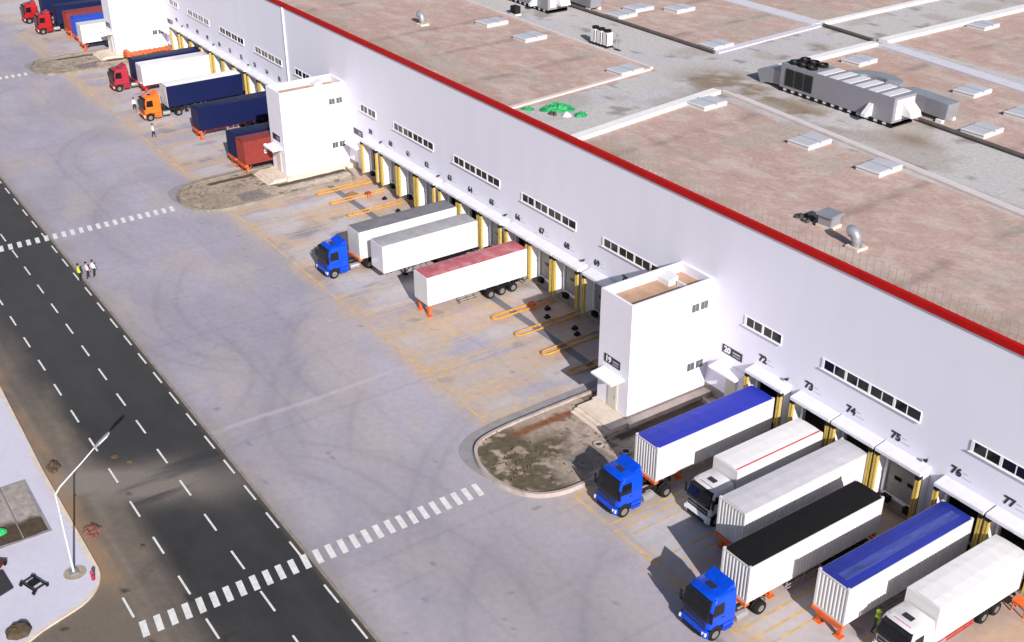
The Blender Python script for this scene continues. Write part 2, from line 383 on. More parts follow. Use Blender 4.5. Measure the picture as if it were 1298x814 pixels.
for tr in BAYS:
    near = tr[0][0] > 45
    if not near and b.cur == 0: b.cur = 1
    if near: b.cur = 0
    for i, (x0, x1) in enumerate(tr):
        line(x0+.05, -17.6, x0+.05, -8.5 if random.random() < .7 else -11, .19)
    for x0, x1 in tr: line(x0+.95, -17.1, x0+.95, -9.5, .15)
    line(tr[-1][1], -17.6, tr[-1][1], -8, .19); line(tr[0][0]-.1, -17.6, tr[-1][1]+.1, -17.6, .22, .0085)
struct(b.build('bay_lines', [line_yellow, line_faint]))
# drain along the docks
b = MB()
for x0, x1 in ((-70,-20.5),(-12.0,42.0),):
    b.add([(x0,-5.55,.005),(x1,-5.55,.005),(x1,-4.75,.005),(x0,-4.75,.005)], [(0,1,2,3)])
struct(b.build('dock_drain', mat('drain_grating', (.15, .155, .19), .7, .25, 6)))

# ------------------------------------------------------------------ warehouse
WX0, WX1, WD = -150.0, 122.0, 150.0
H0, H1 = 16.2, 16.72
ware = thing('warehouse', 'huge white warehouse with red roof edge and a row of loading docks', 'warehouse', (0,0,0))
docks = []; num = {44.2: 72, -19.1: 59, -82.4: 46}
openings = []
for T in TOWERS:
    n = num[T]; docks.append((T+9.0+1.98, n)); n += 1
    offs = (13.75, 26.45, 39.1, 51.75) if T != 44.2 else (13.75, 26.7, 39.4)
    if T == -19.1: offs = (13.75, 26.5, 39.1, 51.6)
    for o in offs:
        for i in range(3):
            docks.append((T+o+4.0*i+1.98, n, )); n += 1
OPEN_N = {72,73,74,76,77,63,64,66,55,53,51,50,48,59}
docks = [d for d in docks if not any(abs(d[0]-t-1.9) < 3.6 for t in TOWERS)] if False else docks
docks = sorted(set(docks))
xs_open = sorted([x for x, n in docks])
b = MB()
Zs, Zt = 1.25, 4.55
b.box(WX0, WX1, 0, .3, Zt, H0)
b.box(WX0, WX1, 0, .3, Zs-.0, Zs+.002) if False else None
prev = WX0
for x in xs_open:
    b.box(prev, x-1.42, 0, .3, Zs, Zt); prev = x+1.42
b.box(prev, WX1, 0, .3, Zs, Zt)
b.box(WX0, WX1, 0, .3, -.05, Zs)
b.box(WX0, WX0+.3, .3, WD, -.05, H0); b.box(WX1-.3, WX1, .3, WD, -.05, H0); b.box(WX0, WX1, WD, WD+.3, -.05, H0)
b.build('wall', white_wall, ware)
b = MB(); b.box(WX0+.3, WX1-.3, .3, 9, 1.0, Zs); b.box(WX0+.3, WX1-.3, 9, 9.2, Zs, 8); b.box(WX0+.3, WX1-.3, .3, 9, 8.0, 8.2); b.build('dock_interior', inner_floor, ware)
b = MB(); b.box(WX0-.1, WX1+.1, -.14, .32, H0, H1); b.box(WX0-.1, WX0+.45, .32, WD+.4, H0, H1); b.box(WX1-.45, WX1+.1, .32, WD+.4, H0, H1); b.box(WX0+.45, WX1-.45, WD-.1, WD+.4, H0, H1)
b.build('coping', red_paint, ware, bevel=.04)
b = MB()
for k in range(45): b.box(WX0+6*k, WX0+6*k+.07, -.148, .325, H0+.05, H1+.008)
b.build('coping_joint', red_paint, ware)
ZR = 15.8
PINK = (.475, .328, .288); GREY = (.50, .472, .468)
def xr(x, y): return x+.15*np.clip(y-2, 0, 30)
def roof_col(X, Y):
    U = X+.13*np.clip(Y-2, 0, 50)
    n1 = fbm(X*.08, Y*.11, 401, 5); n2 = fbm(X*.35, Y*.5, 411, 4); n3 = fbm(X*.16, Y*.20, 421, 4)
    pink = np.ones(X.shape+(3,))*np.array(PINK)
    pink = mixc(pink, (.40, .27, .235), .40*sstep(.50, .72, n1)); pink = mixc(pink, (.55, .45, .41), .6*sstep(.53, .68, fbm(X*.35, Y*.65, 431, 5)))
    pink = mixc(pink, (.41, .275, .235), .45*sstep(.55, .68, fbm(X*.18, Y*.8, 433, 5))); pink = mixc(pink, (.56, .45, .40), .55*sstep(.56, .68, fbm(X*1.1, Y*1.6, 437, 3)))
    pink = mixc(pink, (.40, .36, .32), .5*sstep(.55, .7, n3))
    for yj in (7.2, 44): pink = pink*(1-.10*np.exp(-((Y-yj)/.35)**2))[..., None]
    for xk in (-101, -83, -71, -52, -38, -29, -12, -2.5, 8, 33, 53.5, 63.5, 71, 88, 97): pink = pink*(1-.30*np.exp(-((X+.05*Y-xk-.9*(n2-.5))/(.25+.5*n1))**2)*sstep(.3, .6, fbm(Y*.35+xk, X*.05, 443, 3)))[..., None]
    pink = mixc(pink, (.30, .20, .12), .45*(1-sstep(1.5, 4.5, Y+3*(n2-.5)))*sstep(.4, .6, n3))
    grey = np.ones(X.shape+(3,))*np.array(GREY)
    grey = mixc(grey, (.47, .46, .51), .6*sstep(.5, .66, n1)); grey = mixc(grey, (.36, .31, .27), .6*sstep(.52, .68, n3))
    sp = sstep(.70, .80, fbm(X*.5, Y*.7, 441, 2)); grey = mixc(grey, (.17, .14, .11), .6*sp)
    brown = np.exp(-((X-23)/4.5)**2-((Y-24.5)/4)**2)*sstep(.30, .55, fbm(X*.45, Y*.6, 451, 4))*1.5
    brown += np.exp(-((X-33)/9)**2-((Y-24.6)/2.2)**2)*sstep(.35, .55, n2)*1.1+np.exp(-((X-45.2)/2.2)**2-((Y-26.5)/1.5)**2)+np.exp(-((X-19)/1.4)**2-((Y-43)/1)**2)
    grey = mixc(grey, (.21, .14, .08), np.clip(.75*brown, 0, .85))
    isp = ((U < 18.2) & (Y < 21.6)) | ((U > 28) & (Y < 21.3+0*Y)) | ((X < 13.2) & (Y > 31) & (Y < 49.8)) | ((X > 22.6) & (Y > 31) & (Y < 48)) | ((Y > 51.5) & ((X < 12.2) | (X > 22.4)))
    strip2 = (U > 28) & (Y > 19.0-(X-60)*.05) & (Y < 22)
    mk = np.where(isp & ~strip2, 1.0, 0.0)
    c = grey*(1-mk[..., None])+pink*mk[..., None]
    o = np.exp(-((X-30)/9)**2-((Y-37)/5)**2)*sstep(.35, .6, n2); c = mixc(c, (.46, .24, .13), .55*o)
    return c
sheet('roof', WX0+.3, WX1-.3, .31, WD-.1, .4, ZR, roof_col, attr_roof, ware)
def roof_kerb(pts, wd, h, m=white_trim):
    b = MB()
    for i in range(len(pts)-1):
        p = Vector(pts[i]); q = Vector(pts[i+1]); d = (q-p).normalized(); n = Vector((-d.y, d.x))*wd/2
        b.prism_z([(p.x-n.x,p.y-n.y),(q.x-n.x,q.y-n.y),(q.x+n.x,q.y+n.y),(p.x+n.x,p.y+n.y)], ZR-.02, ZR+h)
    return b.build('roof_kerb', m, ware)
kerb_white = mat('white_roof_membrane', (.78, .76, .77), .7, .08, .9)
kerb_pale = mat('pale_roof_membrane', (.62, .54, .52), .75, .12, .9)
kerb_lav = mat('lavender_roof_membrane', (.60, .58, .66), .7, .08, .9)
roof_kerb([(17.3,.5),(15.0,21.2)], .5, .18, kerb_pale)
roof_kerb([(27.9,.5),(24.9,21.6)], 1.1, .35, kerb_white)
roof_kerb([(-148,21.9),(15.0,21.5)], .45, .25, kerb_pale)
roof_kerb([(25.3,22.1),(47,20.5),(62,19.3),(121,15)], .5, .25, kerb_pale)
roof_kerb([(26.5,22.7),(47,21.2),(62,20.1),(121,16.2)], .5, .05, kerb_lav)
roof_kerb([(14.3,31.5),(12.8,50)], 1.0, .14, kerb_lav)
roof_kerb([(12.6,50.6),(11.6,120)], .9, .3, kerb_white)
roof_kerb([(-148,50.4),(12.2,50.4)], 2.2, .14, kerb_lav)
roof_kerb([(22.7,33),(22.3,48.6)], 1.1, .35, kerb_white); roof_kerb([(22.2,50.2),(21.6,120)], 1.3, .35, kerb_white)
roof_kerb([(22.9,49.3),(42.5,47.6),(121,41)], 1.8, .2, kerb_lav)
# windows: strips of panes high on the wall
def win_strip(parent, x0, x1, n, z0=8.05, z1=8.92):
    fr = MB(); wd = x1-x0; t = .09; d0, d1 = -.07, .0
    fr.box(x0, x1, d0, d1, z0, z0+.08); fr.box(x0, x1, d0, d1, z1-.03, z1)
    pw = (wd-.16)/n; pn = MB()
    for i in range(n+1):
        x = x0+.08+i*pw; ww = .20 if (i % 2 == 0) else .07
        if i == 0: fr.box(x0, x0+.22, d0, d1, z0+.08, z1-.03); continue
        if i == n: fr.box(x1-.05, x1, d0, d1, z0+.08, z1-.03); continue
        fr.box(x-ww/2, x+ww/2, d0+(.0 if ww > .1 else .025), d1, z0+.08, z1-.03)
    pn.box(x0+.05, x1-.03, -.028, -.003, z0+.05, z1-.015)
    fr.box(x0-.1, x1+.05, -.16, -.07, z0-.03, z0+.03)
    f = fr.build('window', win_frame, parent); pn.build('pane', glass, f); return f
for T in TOWERS:
    win_strip(ware, T+7.5, T+11.4, 4)
    for o in ((15.4, 28.05, 40.5, 53.1) if T != 44.2 else (15.4, 28.1, 40.8, 53.3)):
        win_strip(ware, T+o, T+o+8.75, 8)
# loading docks
post_m = None
bar = MB(); bar.box(.0, .36, -.012, 0, .10, .15); bar.box(.0, .72, -.012, 0, -.24, -.20); bar_me = bar.mesh('lettering_bar', mat('grey_small_print', (.42, .42, .48), .6))
nb_cache = {}
def dock(x, n, last):
    op = n in OPEN_N
    dk = MB()
    dk.box(x-1.44, x+1.44, -.05, -.003, Zt, Zt+.12)                         # lintel frame
    dk.box(x-1.60, x-1.42, -.05, -.003, Zs, Zt+.12); dk.box(x+1.42, x+1.60, -.05, -.003, Zs, Zt+.12)
    d = dk.build('loading_dock', white_trim, ware)
    m = MB(); f0 = -1.12
    m.hexa([(x-1.95,f0,4.86),(x+1.93,f0,4.86),(x+1.93,0,4.86),(x-1.95,0,4.86),(x-1.95,f0,5.14),(x+1.93,f0,5.14),(x+1.93,0,5.32),(x-1.95,0,5.32)])
    c = m.build('dock_canopy', canopy_white, d, bevel=.03)
    t = MB(); t.box(x-.22, x+.2, f0-.03, f0-.002, 4.93, 5.0); t.build('canopy_mark', mat('pale_grey_mark', (.5, .5, .52), .6), c)
    for s in (-1, 1):
        q = MB(); a, e = sorted((x+s*1.90, x+s*1.60)); q.box(a, a+.12, -1.12, -.86, .95, 4.58); q.box(a+.18, e, -1.10, -.86, .95, 4.58); q.box(a+.12, a+.18, -1.04, -.86, .95, 4.58)
        q.build('yellow_pad', yellow_pad, d)
        q = MB(); q.box(a-.01, e+.01, -1.11 if s < 0 else -1.18, -.80, 4.58, 4.855); q.box(x+s*1.95-.02, x+s*1.95+.02, -.86, -.82, .95, 4.86); q.build('pad_cap', black_rub, d)
        q = MB(); a, e = sorted((x+s*1.92, x+s*1.70)); q.box(a, e, -.86, -.05, 1.0, 4.86); q.build('side_panel', white_trim, d)
        q = MB(); q.box(x+s*.95-.32, x+s*.95+.32, -.42, 0, .72, 1.22); q.build('bumper', black_rub, d, bevel=.03)
    if not op:
        q = MB(); q.box(x-1.42, x+1.42, .12, .17, Zs, Zt); q.box(x-1.42, x+1.42, .08, .12, Zs, Zs+.12)
        for zz in (2.05, 2.85, 3.65): q.box(x-1.42, x+1.42, .105, .12, zz, zz+.03)
        dd = q.build('dock_door', door_grey, d)
        q = MB(); q.box(x-.78, x-.18, .09, .119, 2.62, 2.92); q.box(x+.35, x+.95, .09, .119, 2.62, 2.92); q.build('door_window', glass, dd)
    if n not in nb_cache: nb_cache[n] = text_mesh(str(n), .82, .034)
    t = link('number', nb_cache[n], d, (x-1.55+.35, -.02, 6.02)); t.rotation_euler = (R(90), 0, 0)
    if not t.data.materials: t.data.materials.append(ink)
    link('small_print', bar_me, d, (x-1.55+.85, -.004, 6.05))
    if last:
        q = MB(); q.box(x+1.48, x+1.56, -.16, 0, 5.64, 5.72); q.box(x+1.38, x+1.64, -.30, -.14, 5.58, 5.70); q.build('wall_lamp', sign_black, d)
for i, (x, n) in enumerate(docks):
    last = (i == len(docks)-1) or docks[i+1][0]-x > 4.2
    dock(x, n, last)
# downpipe on the wall
for x in (-31.2, -94.5): 
    b = MB(); b.cyl((x,-.12,5.4),(x,-.12,H0), .11, 8); b.build('downpipe', white_trim, ware)
# dirty base course
b = MB(); b.box(WX0, WX1, -.03, -.002, -.04, 1.0); b.build('plinth', plinth_dirty, ware)

def side_door(parent, x, sign, y=0.0, z=.6, canopy=True, signw=2.2, sx=None, sz=5.05, cw=3.2):
    q = MB(); q.box(x-.62, x+.62, y-.05, y-.003, z, z+2.35); q.box(x-.52, x+.52, y-.075, y-.05, z, z+2.25); d = q.build('door', mat('pale_door', (.60, .57, .50), .5), parent)
    q = MB(); q.box(x+.36, x+.42, y-.12, y-.075, z+1.0, z+1.2); q.build('handle', steel, d)
    q = MB(); q.hexa([(x-cw/2,y-1.3,3.55),(x+cw/2,y-1.3,3.55),(x+cw/2,y,3.6),(x-cw/2,y,3.6),(x-cw/2,y-1.3,3.72),(x+cw/2,y-1.3,3.72),(x+cw/2,y,3.85),(x-cw/2,y,3.85)]); q.build('door_canopy', white_trim, parent, bevel=.02)
    sx = x if sx is None else sx
    q = MB(); q.box(sx-signw/2, sx+signw/2, y-.05, y-.003, sz-.36, sz+.36); s = q.build('sign', sign_black, parent)
    if sign:
        t = link('number', text_mesh(sign, .72, .02), s, (sx-signw*.24, y-.06, sz)); t.rotation_euler = (R(90), 0, 0); t.data.materials.append(sign_white)
    q = MB(); q.box(sx+.05*signw, sx+.42*signw, y-.058, y-.05, sz+.02, sz+.14); q.box(sx+.05*signw, sx+.40*signw, y-.058, y-.05, sz-.2, sz-.13); q.build('small_print', mat('sign_small_print', (.45, .45, .5), .6), s)
side_door(ware, 51.0, '20', z=.5, sx=50.75, cw=3.0)
for T in (-19.1, -82.4): side_door(ware, T+6.8, '', z=.5, sx=T+6.6, cw=3.0)

# ------------------------------------------------------------------ stair towers
def tower(T, label, sign, kerb=True):
    W_, D_, H_ = 3.8, 8.4, 10.6
    t = thing('stair_tower', label, 'tower', (T, 0, 0), group='white stair towers along the warehouse front')
    b = MB(); th = .22
    b.box(0, W_, -D_, -.002, 0.55, 9.75)
    b.box(0, W_, -D_, -D_+th, 9.75, H_); b.box(0, W_, -th-.002, -.002, 9.75, H_); b.box(0, th, -D_+th, -th-.002, 9.75, H_); b.box(W_-th, W_, -D_+th, -th-.002, 9.75, H_)
    b.build('wall', tower_white, t)
    b = MB(); b.box(th, W_-th, -D_+th, -th-.002, 9.752, 9.79); rf = b.build('roof', tan_roof, t)
    b = MB(); b.hexa([(.25,-2.9,9.79),(1.7,-2.9,9.79),(1.7,-1.9,9.79),(.25,-1.9,9.79),(.25,-2.9,10.25),(1.7,-2.9,10.25),(1.7,-1.9,10.5),(.25,-1.9,10.5)]); b.box(1.9, W_-th-.003, -2.2, -2.02, 9.79, 10.2); b.build('roof_hatch', hvac_light, t)
    for z0 in (8.1, 2.65):
        fr = MB(); pn = MB()
        for y0 in (-2.2, -1.25):
            fr.box(W_+.001, W_+.05, y0-.02, y0+.78, z0, z0+.75); pn.box(W_+.05, W_+.062, y0+.0, y0+.37, z0+.03, z0+.73); pn.box(W_+.05, W_+.062, y0+.395, y0+.77, z0+.03, z0+.73)
        f = fr.build('window', win_frame, t); pn.build('pane', mat('grey_window_glass', (.10, .105, .11), .15, .3, 3), f)
    side_door(t, 1.95, sign, y=-D_, z=.62, signw=1.95, sx=1.75, sz=4.75, cw=2.6)
    b = MB(); b.box(-.15, W_+.9, -D_-.4, -.05, 0, .5); b.box(-.1, W_+.1, -D_-.1, -.05, .5, .55); b.build('plinth', cream, t)
    st = MB(); st.box(.1, W_+.6, -D_-2.1, -D_-.4, 0, .5); st.box(.1, W_+.6, -D_-2.45, -D_-2.1, 0, .34); st.box(.1, W_+.6, -D_-2.8, -D_-2.45, 0, .17); st.build('steps', cream, t)
    return t
tower(44.2, 'white stair tower numbered 19, nearest and largest of the three towers', '19')
tower(-19.1, 'white stair tower beside the maroon container, middle of the three towers', '')
tower(-82.4, 'white stair tower cut by the top edge of the photo, farthest of the three', '')

# ------------------------------------------------------------------ planted islands in front of the towers
def smooth_poly(pts, n=5):
    out = []; P = [Vector(p) for p in pts]; m = len(P)
    for i in range(m):
        a, b_, c, d = P[i-1], P[i], P[(i+1)%m], P[(i+2)%m]
        for k in range(n):
            t = k/n; out.append(tuple(.5*((2*b_)+(c-a)*t+(2*a-5*b_+4*c-d)*t*t+(3*b_-a-3*c+d)*t**3)))
    return out
def offset_poly(P, d):
    n = len(P); out = []
    for i in range(n):
        a = Vector(P[i-1]); c = Vector(P[(i+1)%n]); t = (c-a).normalized(); out.append((P[i][0]-t.y*d, P[i][1]+t.x*d))
    return out
def island(T, veg, label_):
    base = [(T-1.2,-1.5),(T-1.4,-8),(T-1.35,-13),(T-1.15,-17.5),(T-.5,-19.9),(T+1.2,-21.1),(T+3.4,-21.55),(T+5.6,-21.2),(T+7.3,-20.2),(T+8.25,-18.5),(T+8.45,-16),(T+8.3,-12),(T+8.2,-6),(T+8.0,-1.5)]
    P = smooth_poly(base, 4)
    Po = offset_poly(P, -.02); Pi = offset_poly(P, .24)
    k = MB(); n = len(P)
    k.sections([[(x,y,-.02) for x,y in offset_poly(P, -.10)], [(x,y,.30) for x,y in P], [(x,y,.30) for x,y in Pi], [(x,y,-.02) for x,y in offset_poly(P, .27)]])
    k.f.pop(); k.f.pop(); k.mi.pop(); k.mi.pop()
    k.add([], [])
    struct(k.build('island_kerb', kerb_mat if veg > .6 else mat('dirty_kerb', (.24,.205,.165), .9, .4, .9)))
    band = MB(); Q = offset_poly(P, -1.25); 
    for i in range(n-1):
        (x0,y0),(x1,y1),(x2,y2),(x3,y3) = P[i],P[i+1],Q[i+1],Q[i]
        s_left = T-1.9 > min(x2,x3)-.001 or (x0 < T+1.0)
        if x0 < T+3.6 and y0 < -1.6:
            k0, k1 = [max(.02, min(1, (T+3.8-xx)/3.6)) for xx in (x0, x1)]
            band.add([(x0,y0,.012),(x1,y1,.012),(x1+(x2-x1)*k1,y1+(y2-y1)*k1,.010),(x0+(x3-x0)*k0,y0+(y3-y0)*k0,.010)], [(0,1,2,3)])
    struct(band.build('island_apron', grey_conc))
    ins = in_poly(Pi)
    def col(X, Y):
        n1 = fbm(X*.35, Y*.35, 501, 4); n2 = fbm(X*1.3, Y*1.3, 511, 4)
        c = np.ones(X.shape+(3,))*np.array((.39, .31, .255)); c = c*(1+.35*(n1-.5)+.3*(n2-.5))[..., None]
        gr = sstep(-T*0-14.5, -18.6, 0*X+Y+2.5*(n1-.5))
        gr = np.maximum(gr, np.exp(-((X-T-3.2)/1.6)**2-((Y+15.6)/1.8)**2)*1.3)
        gr = np.clip(gr, 0, 1)*sstep(.30, .5, n2)*veg
        c = mixc(c, (.09, .07, .04), np.clip(gr*1.15, 0, .95))
        c = mixc(c, (.12, .085, .06), .85*sstep(.58, .66, n2)*sstep(-16, -12, Y))
        trench = np.exp(-((X-T-.15)/.42)**4)*sstep(-17.3, -16.6, Y)*(1-sstep(-11.2, -10.8, Y)); c = mixc(c, (.20, .075, .035) if veg > .6 else (.05, .045, .02), np.clip(trench, 0, 1))
        pit = np.exp(-((X-T-5.2)/.5)**4)*sstep(-10.6, -10.2, Y); c = mixc(c, (.045, .033, .022), np.clip(pit, 0, .95))
        path = np.exp(-((X-T-6.6)/.7)**4)*sstep(-11, -10, Y); c = mixc(c, (.45, .38, .30), .85*path)
        dark_patch = sstep(T+4.6, T+5.0, X)*(1-sstep(T+7.2, T+7.6, X))*sstep(-15.8, -15.2, Y)*(1-sstep(-12.6, -12.0, Y)); c = mixc(c, (.16, .145, .14), .8*dark_patch)  # darker soft-edged rectangle in the soil colour
        return c
    def hgt(X, Y): return .10+.12*(fbm(X*.8, Y*.8, 521, 4)-.4)
    struct(sheet('island_soil', T-1.6, T+8.6, -22, -1.4, .15, hgt, col, attr_soil, keep=ins))
    g = MB(); rnd = random.Random(int(T*10)+5)
    cnt = int(450*veg)
    for _ in range(cnt):
        x = T+rnd.uniform(-.8, 7.6); y = -20.6+abs(rnd.gauss(0, 2.0)) if rnd.random() < .75 else rnd.uniform(-20.5, -11)
        if not ins(np.array([x]), np.array([y]))[0]: continue
        if fbm(np.array([x*.9]), np.array([y*.9]), 531, 3)[0] < .47: continue
        h = rnd.uniform(.06, .22); a = rnd.uniform(0, 6.28); sw = rnd.uniform(.05, .14)
        dx, dy = math.cos(a)*sw, math.sin(a)*sw; lx, ly = rnd.uniform(-.15, .15), rnd.uniform(-.15, .15)
        g.add([(x-dx,y-dy,.08),(x+dx,y+dy,.08),(x+lx+dx*.3,y+ly+dy*.3,.1+h),(x+lx-dx*.3,y+ly-dy*.3,.1+h)], [(0,1,2,3)])
    struct(g.build('weeds', mat('dry_weeds', (.12, .095, .05), .9, .5, 1.5)), 'stuff')
    if veg > .6:
        for i, (dx, dy, rr) in enumerate(((5.0, -12.2, .42), (7.0, -11.1, .45))):
            q = MB()
            ring = 14; o = [(T+dx+rr*math.cos(6.283*k/ring), dy+rr*math.sin(6.283*k/ring)) for k in range(ring)]; i_ = [(T+dx+rr*.6*math.cos(6.283*k/ring), dy+rr*.6*math.sin(6.283*k/ring)) for k in range(ring)]
            q.sections([[(x,y,.05) for x,y in o], [(x,y,.24) for x,y in o], [(x,y,.24) for x,y in i_], [(x,y,.10) for x,y in i_]])
            mo = q.build('manhole_rim', kerb_mat); tag(mo, ('round manhole rim farther from the blue tractor on the dirt island', 'round manhole rim closest to the parked blue tractor on the dirt island')[i], 'manhole', 'manhole rims on the island')
            q = MB(); q.cyl((T+dx,dy,.09),(T+dx,dy,.14), rr*.58, 14); q.build('manhole_cover', dark_mat, mo)
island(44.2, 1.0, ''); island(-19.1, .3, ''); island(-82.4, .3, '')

# ------------------------------------------------------------------ vehicles
def rlist(hw, yf, yb, c, z):
    return [(-hw+c,yf,z),(hw-c,yf,z),(hw,yf+c*.8,z),(hw,yb-.06,z),(hw-.06,yb,z),(-hw+.06,yb,z),(-hw,yb-.06,z),(-hw,yf+c*.8,z)]
_wheel = {}
def wheel(parent, x, y, side, r=.5, wd=.28, dual=False):
    k = (r, wd, dual, side)
    if k not in _wheel:
        b = MB(); W2 = wd if not dual else wd*2+.06
        n = 20; secs = []
        for xx, rr in ((-W2/2, r*.55), (-W2/2, r*.93), (-W2/2+.05, r), (W2/2-.05, r), (W2/2, r*.93), (W2/2, r*.55)):
            secs.append([(xx, rr*math.cos(6.2832*i/n), rr*math.sin(6.2832*i/n)) for i in range(n)])
        b.sections(secs); tm = b.mesh('wheel', tyre_mat, smooth=True)
        b = MB(); xo = side*W2/2; ins = .10 if dual else .03
        secs = []
        for dx, rr in ((.012, r*.56), (.012, r*.50), (-ins, r*.46), (-ins, r*.22), (.02, r*.18), (.02, r*.08)):
            secs.append([(xo+side*dx, rr*math.cos(6.2832*i/16), rr*math.sin(6.2832*i/16)) for i in range(16)])
        b.sections(secs); _wheel[k] = (tm, b.mesh('rim', rim_mat, smooth=True))
    tm, rm = _wheel[k]
    o = link('wheel', tm, parent, (x, y, r)); link('rim', rm, o); return o
def cab(parent, y0, paint, dx=0, low=False, letters=False):
    """cab-over tractor cab; rear face at y0, front towards -y"""
    zt = 3.05 if low else 3.30
    def P(l): return [(x+dx, y+y0, z) for x, y, z in l]
    b = MB()
    b.sections([P(rlist(1.22,-2.28,-.0,.20,1.02)), P(rlist(1.23,-2.30,0,.22,1.06)), P(rlist(1.24,-2.32,0,.24,1.9)), P(rlist(1.20,-2.10,0,.26,zt-.42)), P(rlist(1.13,-1.84,0,.28,zt-.10)), P(rlist(1.0,-1.58,-.05,.30,zt))])
    c = b.build('cab', paint, parent, bevel=.03, smooth=True)
    def yfront(z):
        zz = [.78,1.06,1.9,zt-.42,zt-.10,zt]; yy = [-2.18,-2.30,-2.32,-2.10,-1.84,-1.58]
        return float(np.interp(z, zz, yy))
    def panel(name, m, z0, z1, hw0, hw1, off=.025, par=None, bev=0):
        b = MB(); a0 = yfront(z0)-off; a1 = yfront(z1)-off
        b.hexa(P([(-hw0,a0,z0),(hw0,a0,z0),(hw0,a0+.08,z0),(-hw0,a0+.08,z0),(-hw1,a1,z1),(hw1,a1,z1),(hw1,a1+.08,z1),(-hw1,a1+.08,z1)])); return b.build(name, m, par or c)
    b = MB(); zs_ = [1.64, 1.9, (1.9+zt-.42)/2, zt-.42, zt-.20]; hs_ = [1.12, 1.13, 1.10, 1.06, .98]
    b.sections([P([(-h_, yfront(z_)-.03, z_), (-h_*.5, yfront(z_)-.055, z_), (h_*.5, yfront(z_)-.055, z_), (h_, yfront(z_)-.03, z_), (h_, yfront(z_)+.12, z_), (-h_, yfront(z_)+.12, z_)]) for z_, h_ in zip(zs_, hs_)]); ws = b.build('windscreen', glass, c)
    b = MB()
    for xx in (-.45, .25): b.hexa(P([(xx,yfront(1.7)-.075,1.68),(xx+.05,yfront(1.7)-.075,1.68),(xx+.05,yfront(1.7)-.06,1.68),(xx,yfront(1.7)-.06,1.68),(xx+.42,yfront(2.2)-.075,2.12),(xx+.46,yfront(2.2)-.075,2.12),(xx+.46,yfront(2.2)-.06,2.12),(xx+.42,yfront(2.2)-.06,2.12)]))
    b.build('wiper', black_ch, ws)
    b = MB(); a0 = yfront(zt-.34)-.20; b.hexa(P([(-1.02,a0,zt-.36),(1.02,a0,zt-.36),(1.0,a0+.45,zt-.22),(-1.0,a0+.45,zt-.22),(-1.02,a0-.02,zt-.31),(1.02,a0-.02,zt-.31),(.98,a0+.5,zt-.16),(-.98,a0+.5,zt-.16)])); b.build('sun_visor', black_ch, c)
    panel('grille', mat('grille_black', (.02, .02, .022), .5), 1.03, 1.50, .98, 1.0, .035)
    panel('grille_bar', paint if not low else steel, 1.24, 1.29, .9, .9, .06)
    b = MB(); b.sections([P(rlist(1.22,-2.38,-2.16,.20,.38)), P(rlist(1.25,-2.44,-2.16,.22,.60)), P(rlist(1.24,-2.36,-2.16,.20,1.0))]); bu = b.build('bumper', paint if not low else white_trim, c, bevel=.02)
    b = MB(); a0 = -2.46; b.box(-.85+dx, .85+dx, y0+a0, y0+a0+.03, .42, .66); b.build('bumper_intake', black_ch, c)
    for s in (-1, 1):
        b = MB(); b.hexa([(dx+s*1.02-.18,y0-2.445,.60),(dx+s*1.02+.14,y0-2.40,.60),(dx+s*1.02+.14,y0-2.2,.60),(dx+s*1.02-.18,y0-2.2,.60),(dx+s*1.02-.18,y0-2.42,.85),(dx+s*1.02+.14,y0-2.37,.85),(dx+s*1.02+.14,y0-2.2,.85),(dx+s*1.02-.18,y0-2.2,.85)]); b.build('headlight', lamp_glass, c)
        b = MB(); zz = (2.0, zt-.48); X0 = 1.24*s; X1 = 1.205*s
        b.hexa([(dx+X0-s*.03,y0-2.02,zz[0]),(dx+X0+s*.015,y0-2.02,zz[0]),(dx+X0+s*.015,y0-1.05,zz[0]-.06),(dx+X0-s*.03,y0-1.05,zz[0]-.06),(dx+X1-s*.03,y0-1.86,zz[1]),(dx+X1+s*.015,y0-1.86,zz[1]),(dx+X1+s*.015,y0-1.05,zz[1]),(dx+X1-s*.03,y0-1.05,zz[1])]); b.build('side_window', glass, c)
        b = MB(); b.box(dx+s*1.36-.10, dx+s*1.36+.10, y0-2.30, y0-2.18, 1.75, 2.55); b.box(min(dx+s*1.2,dx+s*1.36), max(dx+s*1.2,dx+s*1.36), y0-2.24, y0-2.19, 2.44, 2.49); b.build('mirror', black_ch, c, bevel=.03)
        b = MB(); ap = [(y0-1.65-.60*math.cos(a_), .56+.60*math.sin(a_)) for a_ in np.linspace(0, math.pi, 11)]; b.prism_x(ap, dx+s*1.246-.012, dx+s*1.246+.006); b.build('wheel_arch', black_ch, c)
        b = MB(); b.box(dx+s*1.10-.14, dx+s*1.10+.14, y0-1.0, y0-.06, .42, .98); b.box(dx+s*1.18-.1, dx+s*1.18+.1, y0-.9, y0-.2, .38, .42); b.build('step_box', paint if not low else white_trim, c, bevel=.02)
        b = MB(); b.box(dx+s*1.248-.006, dx+s*1.248+.006, y0-.92, y0-.2, .60, .68); b.build('step', black_ch, c)
        b = MB(); b.box(dx+s*1.245-.012, dx+s*1.245+.012, y0-1.2, y0-1.0, 1.62, 1.68); b.build('door_handle', black_ch, c)
    b = MB(); b.box(dx-.34, dx+.34, y0-1.30, y0-.88, zt-.02, zt+.05); b.build('roof_hatch', sign_black, c, bevel=.015)
    if not low:
        b = MB(); hw = 1.0
        b.hexa([(dx-hw,y0-.85,zt-.03),(dx+hw,y0-.85,zt-.03),(dx+hw,y0-.02,zt-.03),(dx-hw,y0-.02,zt-.03),(dx-.92,y0-.72,zt+.05),(dx+.92,y0-.72,zt+.05),(dx+.96,y0-.05,zt+.42),(dx-.96,y0-.05,zt+.42)])
        b.build('wind_deflector', paint, c, bevel=.04)
